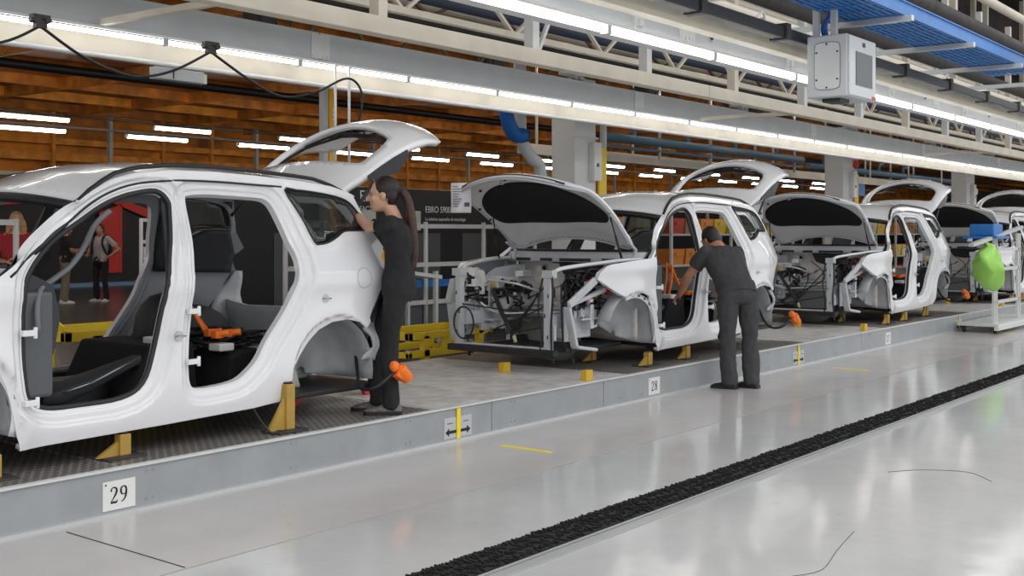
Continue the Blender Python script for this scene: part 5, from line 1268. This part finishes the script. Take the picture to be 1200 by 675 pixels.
wj['torso'] = std_torso(wj['pelvis'], wj['chest'], wj['neck'], (0, 1, 0), w=(.150, .145, .165, .10), d=(.105, .095, .115, .07)); wj['waist'] = std_waist(wj['pelvis'])
def woman_extra(p, J, h):
    mb = MB(); mb.bx(-.14, .10, -.165, .165, .875, .915); o = mb.build('belt', SHOEB, p, bevel=.01); bpy.data.objects.remove(o)
    MB().ell(h(-.012, .088, -.042), (.006, .006, .006), 8, 6).build('earring', STEEL, p)
person('woman in black with a long brown ponytail reaching into the nearest car', (6.02, 5.74, DZ), math.radians(127.4), wj, CLOTHB, CLOTHB, SHOEG, HAIR, SKIN, True, 'pony', True, .55, headyaw=.0, headpitch=.06, extra=woman_extra, hcol2=HAIRTIP, thin=.92, sc=1.0)

# ---- the man bending into the second car
mj = dict(pelvis=(.02, 0, .93), chest=(.24, .0, 1.22), neck=(.36, 0, 1.36), head=(.47, .03, 1.43),
          shl=(.30, .19, 1.30), ell=(.44, .30, 1.07), wrl=(.62, .30, .88), hdl=(.7, .2, -.5), hnl=(.4, -.2, -1), thl=(.2, -1, .2),
          shr=(.32, -.19, 1.30), elr=(.30, -.22, 1.02), wrr=(.26, -.02, .96), hdr=(.3, .9, -.2), hnr=(.4, 0, -1), thr=(.2, 1, .2),
          hpl=(-.0, .11, .90), knl=(.0, .12, .49), anl=(-.03, .115, .085), hpr=(.0, -.11, .90), knr=(-.02, -.12, .49), anr=(-.06, -.11, .085), ftl=(.8, .6, 0), ftr=(.85, .5, 0), curl=.5)
mj['torso'] = std_torso(mj['pelvis'], mj['chest'], mj['neck'], (0, 1, 0), w=(.19, .205, .225, .13), d=(.135, .13, .135, .08)); mj['waist'] = std_waist(mj['pelvis'], w=.19, d=.135, up=(.25, 0, .97))
person('man in charcoal work clothes bending into the front door of the second car', (10.40, 5.18, 0), math.radians(58), mj, CLOTHG, CLOTHG, SHOEB, HAIR, SKIN2, True, 'short', False, .60, headyaw=.25, headpitch=.55, sc=1.0, thin=1.2)

# ---- visitors at the back
def stand(**k):
    d = dict(pelvis=(0, 0, .93), chest=(.01, 0, 1.26), neck=(0, 0, 1.44), head=(.03, 0, 1.57), shl=(0, .18, 1.38), ell=(-.02, .22, 1.10), wrl=(.10, .20, .90), shr=(0, -.18, 1.38), elr=(-.02, -.22, 1.10), wrr=(.10, -.2, .90),
             hpl=(0, .095, .90), knl=(.01, .11, .49), anl=(-.02, .12, .085), hpr=(0, -.095, .90), knr=(.01, -.11, .49), anr=(-.02, -.12, .085), ftl=(1, .3, 0), ftr=(1, -.3, 0))
    d.update(k); d['torso'] = std_torso(d['pelvis'], d['chest'], d['neck'], (0, 1, 0), w=(.17, .175, .195, .11), d=(.12, .12, .12, .075)); d['waist'] = std_waist(d['pelvis'], w=.165, d=.12); return d
def pack(p, J, h):
    MB().loft([ring(V(-.19, 0, z), V(1, 0, 0), V(0, 1, 0), rx, ry) for z, rx, ry in ((.98, .06, .12), (1.05, .09, .15), (1.25, .09, .15), (1.38, .05, .11))]).build('backpack', BLACK, p)
    for s in (-1, 1): MB().tube(catmull([(-.12, s * .12, 1.40), (.02, s * .13, 1.46), (.13, s * .13, 1.30), (.05, s * .17, 1.08), (-.12, s * .14, 1.02)], 6), .022, 8).build('shoulder_strap', BLACK, p)
person('visitor in grey shirt and black trousers with a backpack, hand on hip', (15.02, 22.85, 0), math.radians(200), stand(ell=(-.10, .40, 1.14), wrl=(.06, .24, .98), elr=(.05, -.26, 1.12), wrr=(.25, -.16, 1.05)), GREYSHIRT, CLOTHB, SHOEW, HAIR, SKIN2, False, 'short', sleeve=.7, extra=pack)
person('visitor in black shirt and khaki trousers gesturing beside the one with the backpack', (14.2, 22.9, 0), math.radians(-20), stand(ell=(.10, .26, 1.12), wrl=(.34, .16, 1.14), elr=(.08, -.24, 1.12), wrr=(.3, -.12, 1.05)), CLOTHB, KHAKI, SHOEW, HAIR, SKIN2, False, 'short', sleeve=.8)
person('blonde visitor in a red top behind the nearest windscreen opening', (8.34, 14.6, 0), math.radians(230), stand(ell=(.06, .25, 1.10), wrl=(.26, .08, 1.12), elr=(.06, -.25, 1.10), wrr=(.26, -.08, 1.08)), REDCLOTH, CLOTHB, SHOEB, BLOND, SKIN, False, 'long', True, sleeve=.3, sc=1.05)
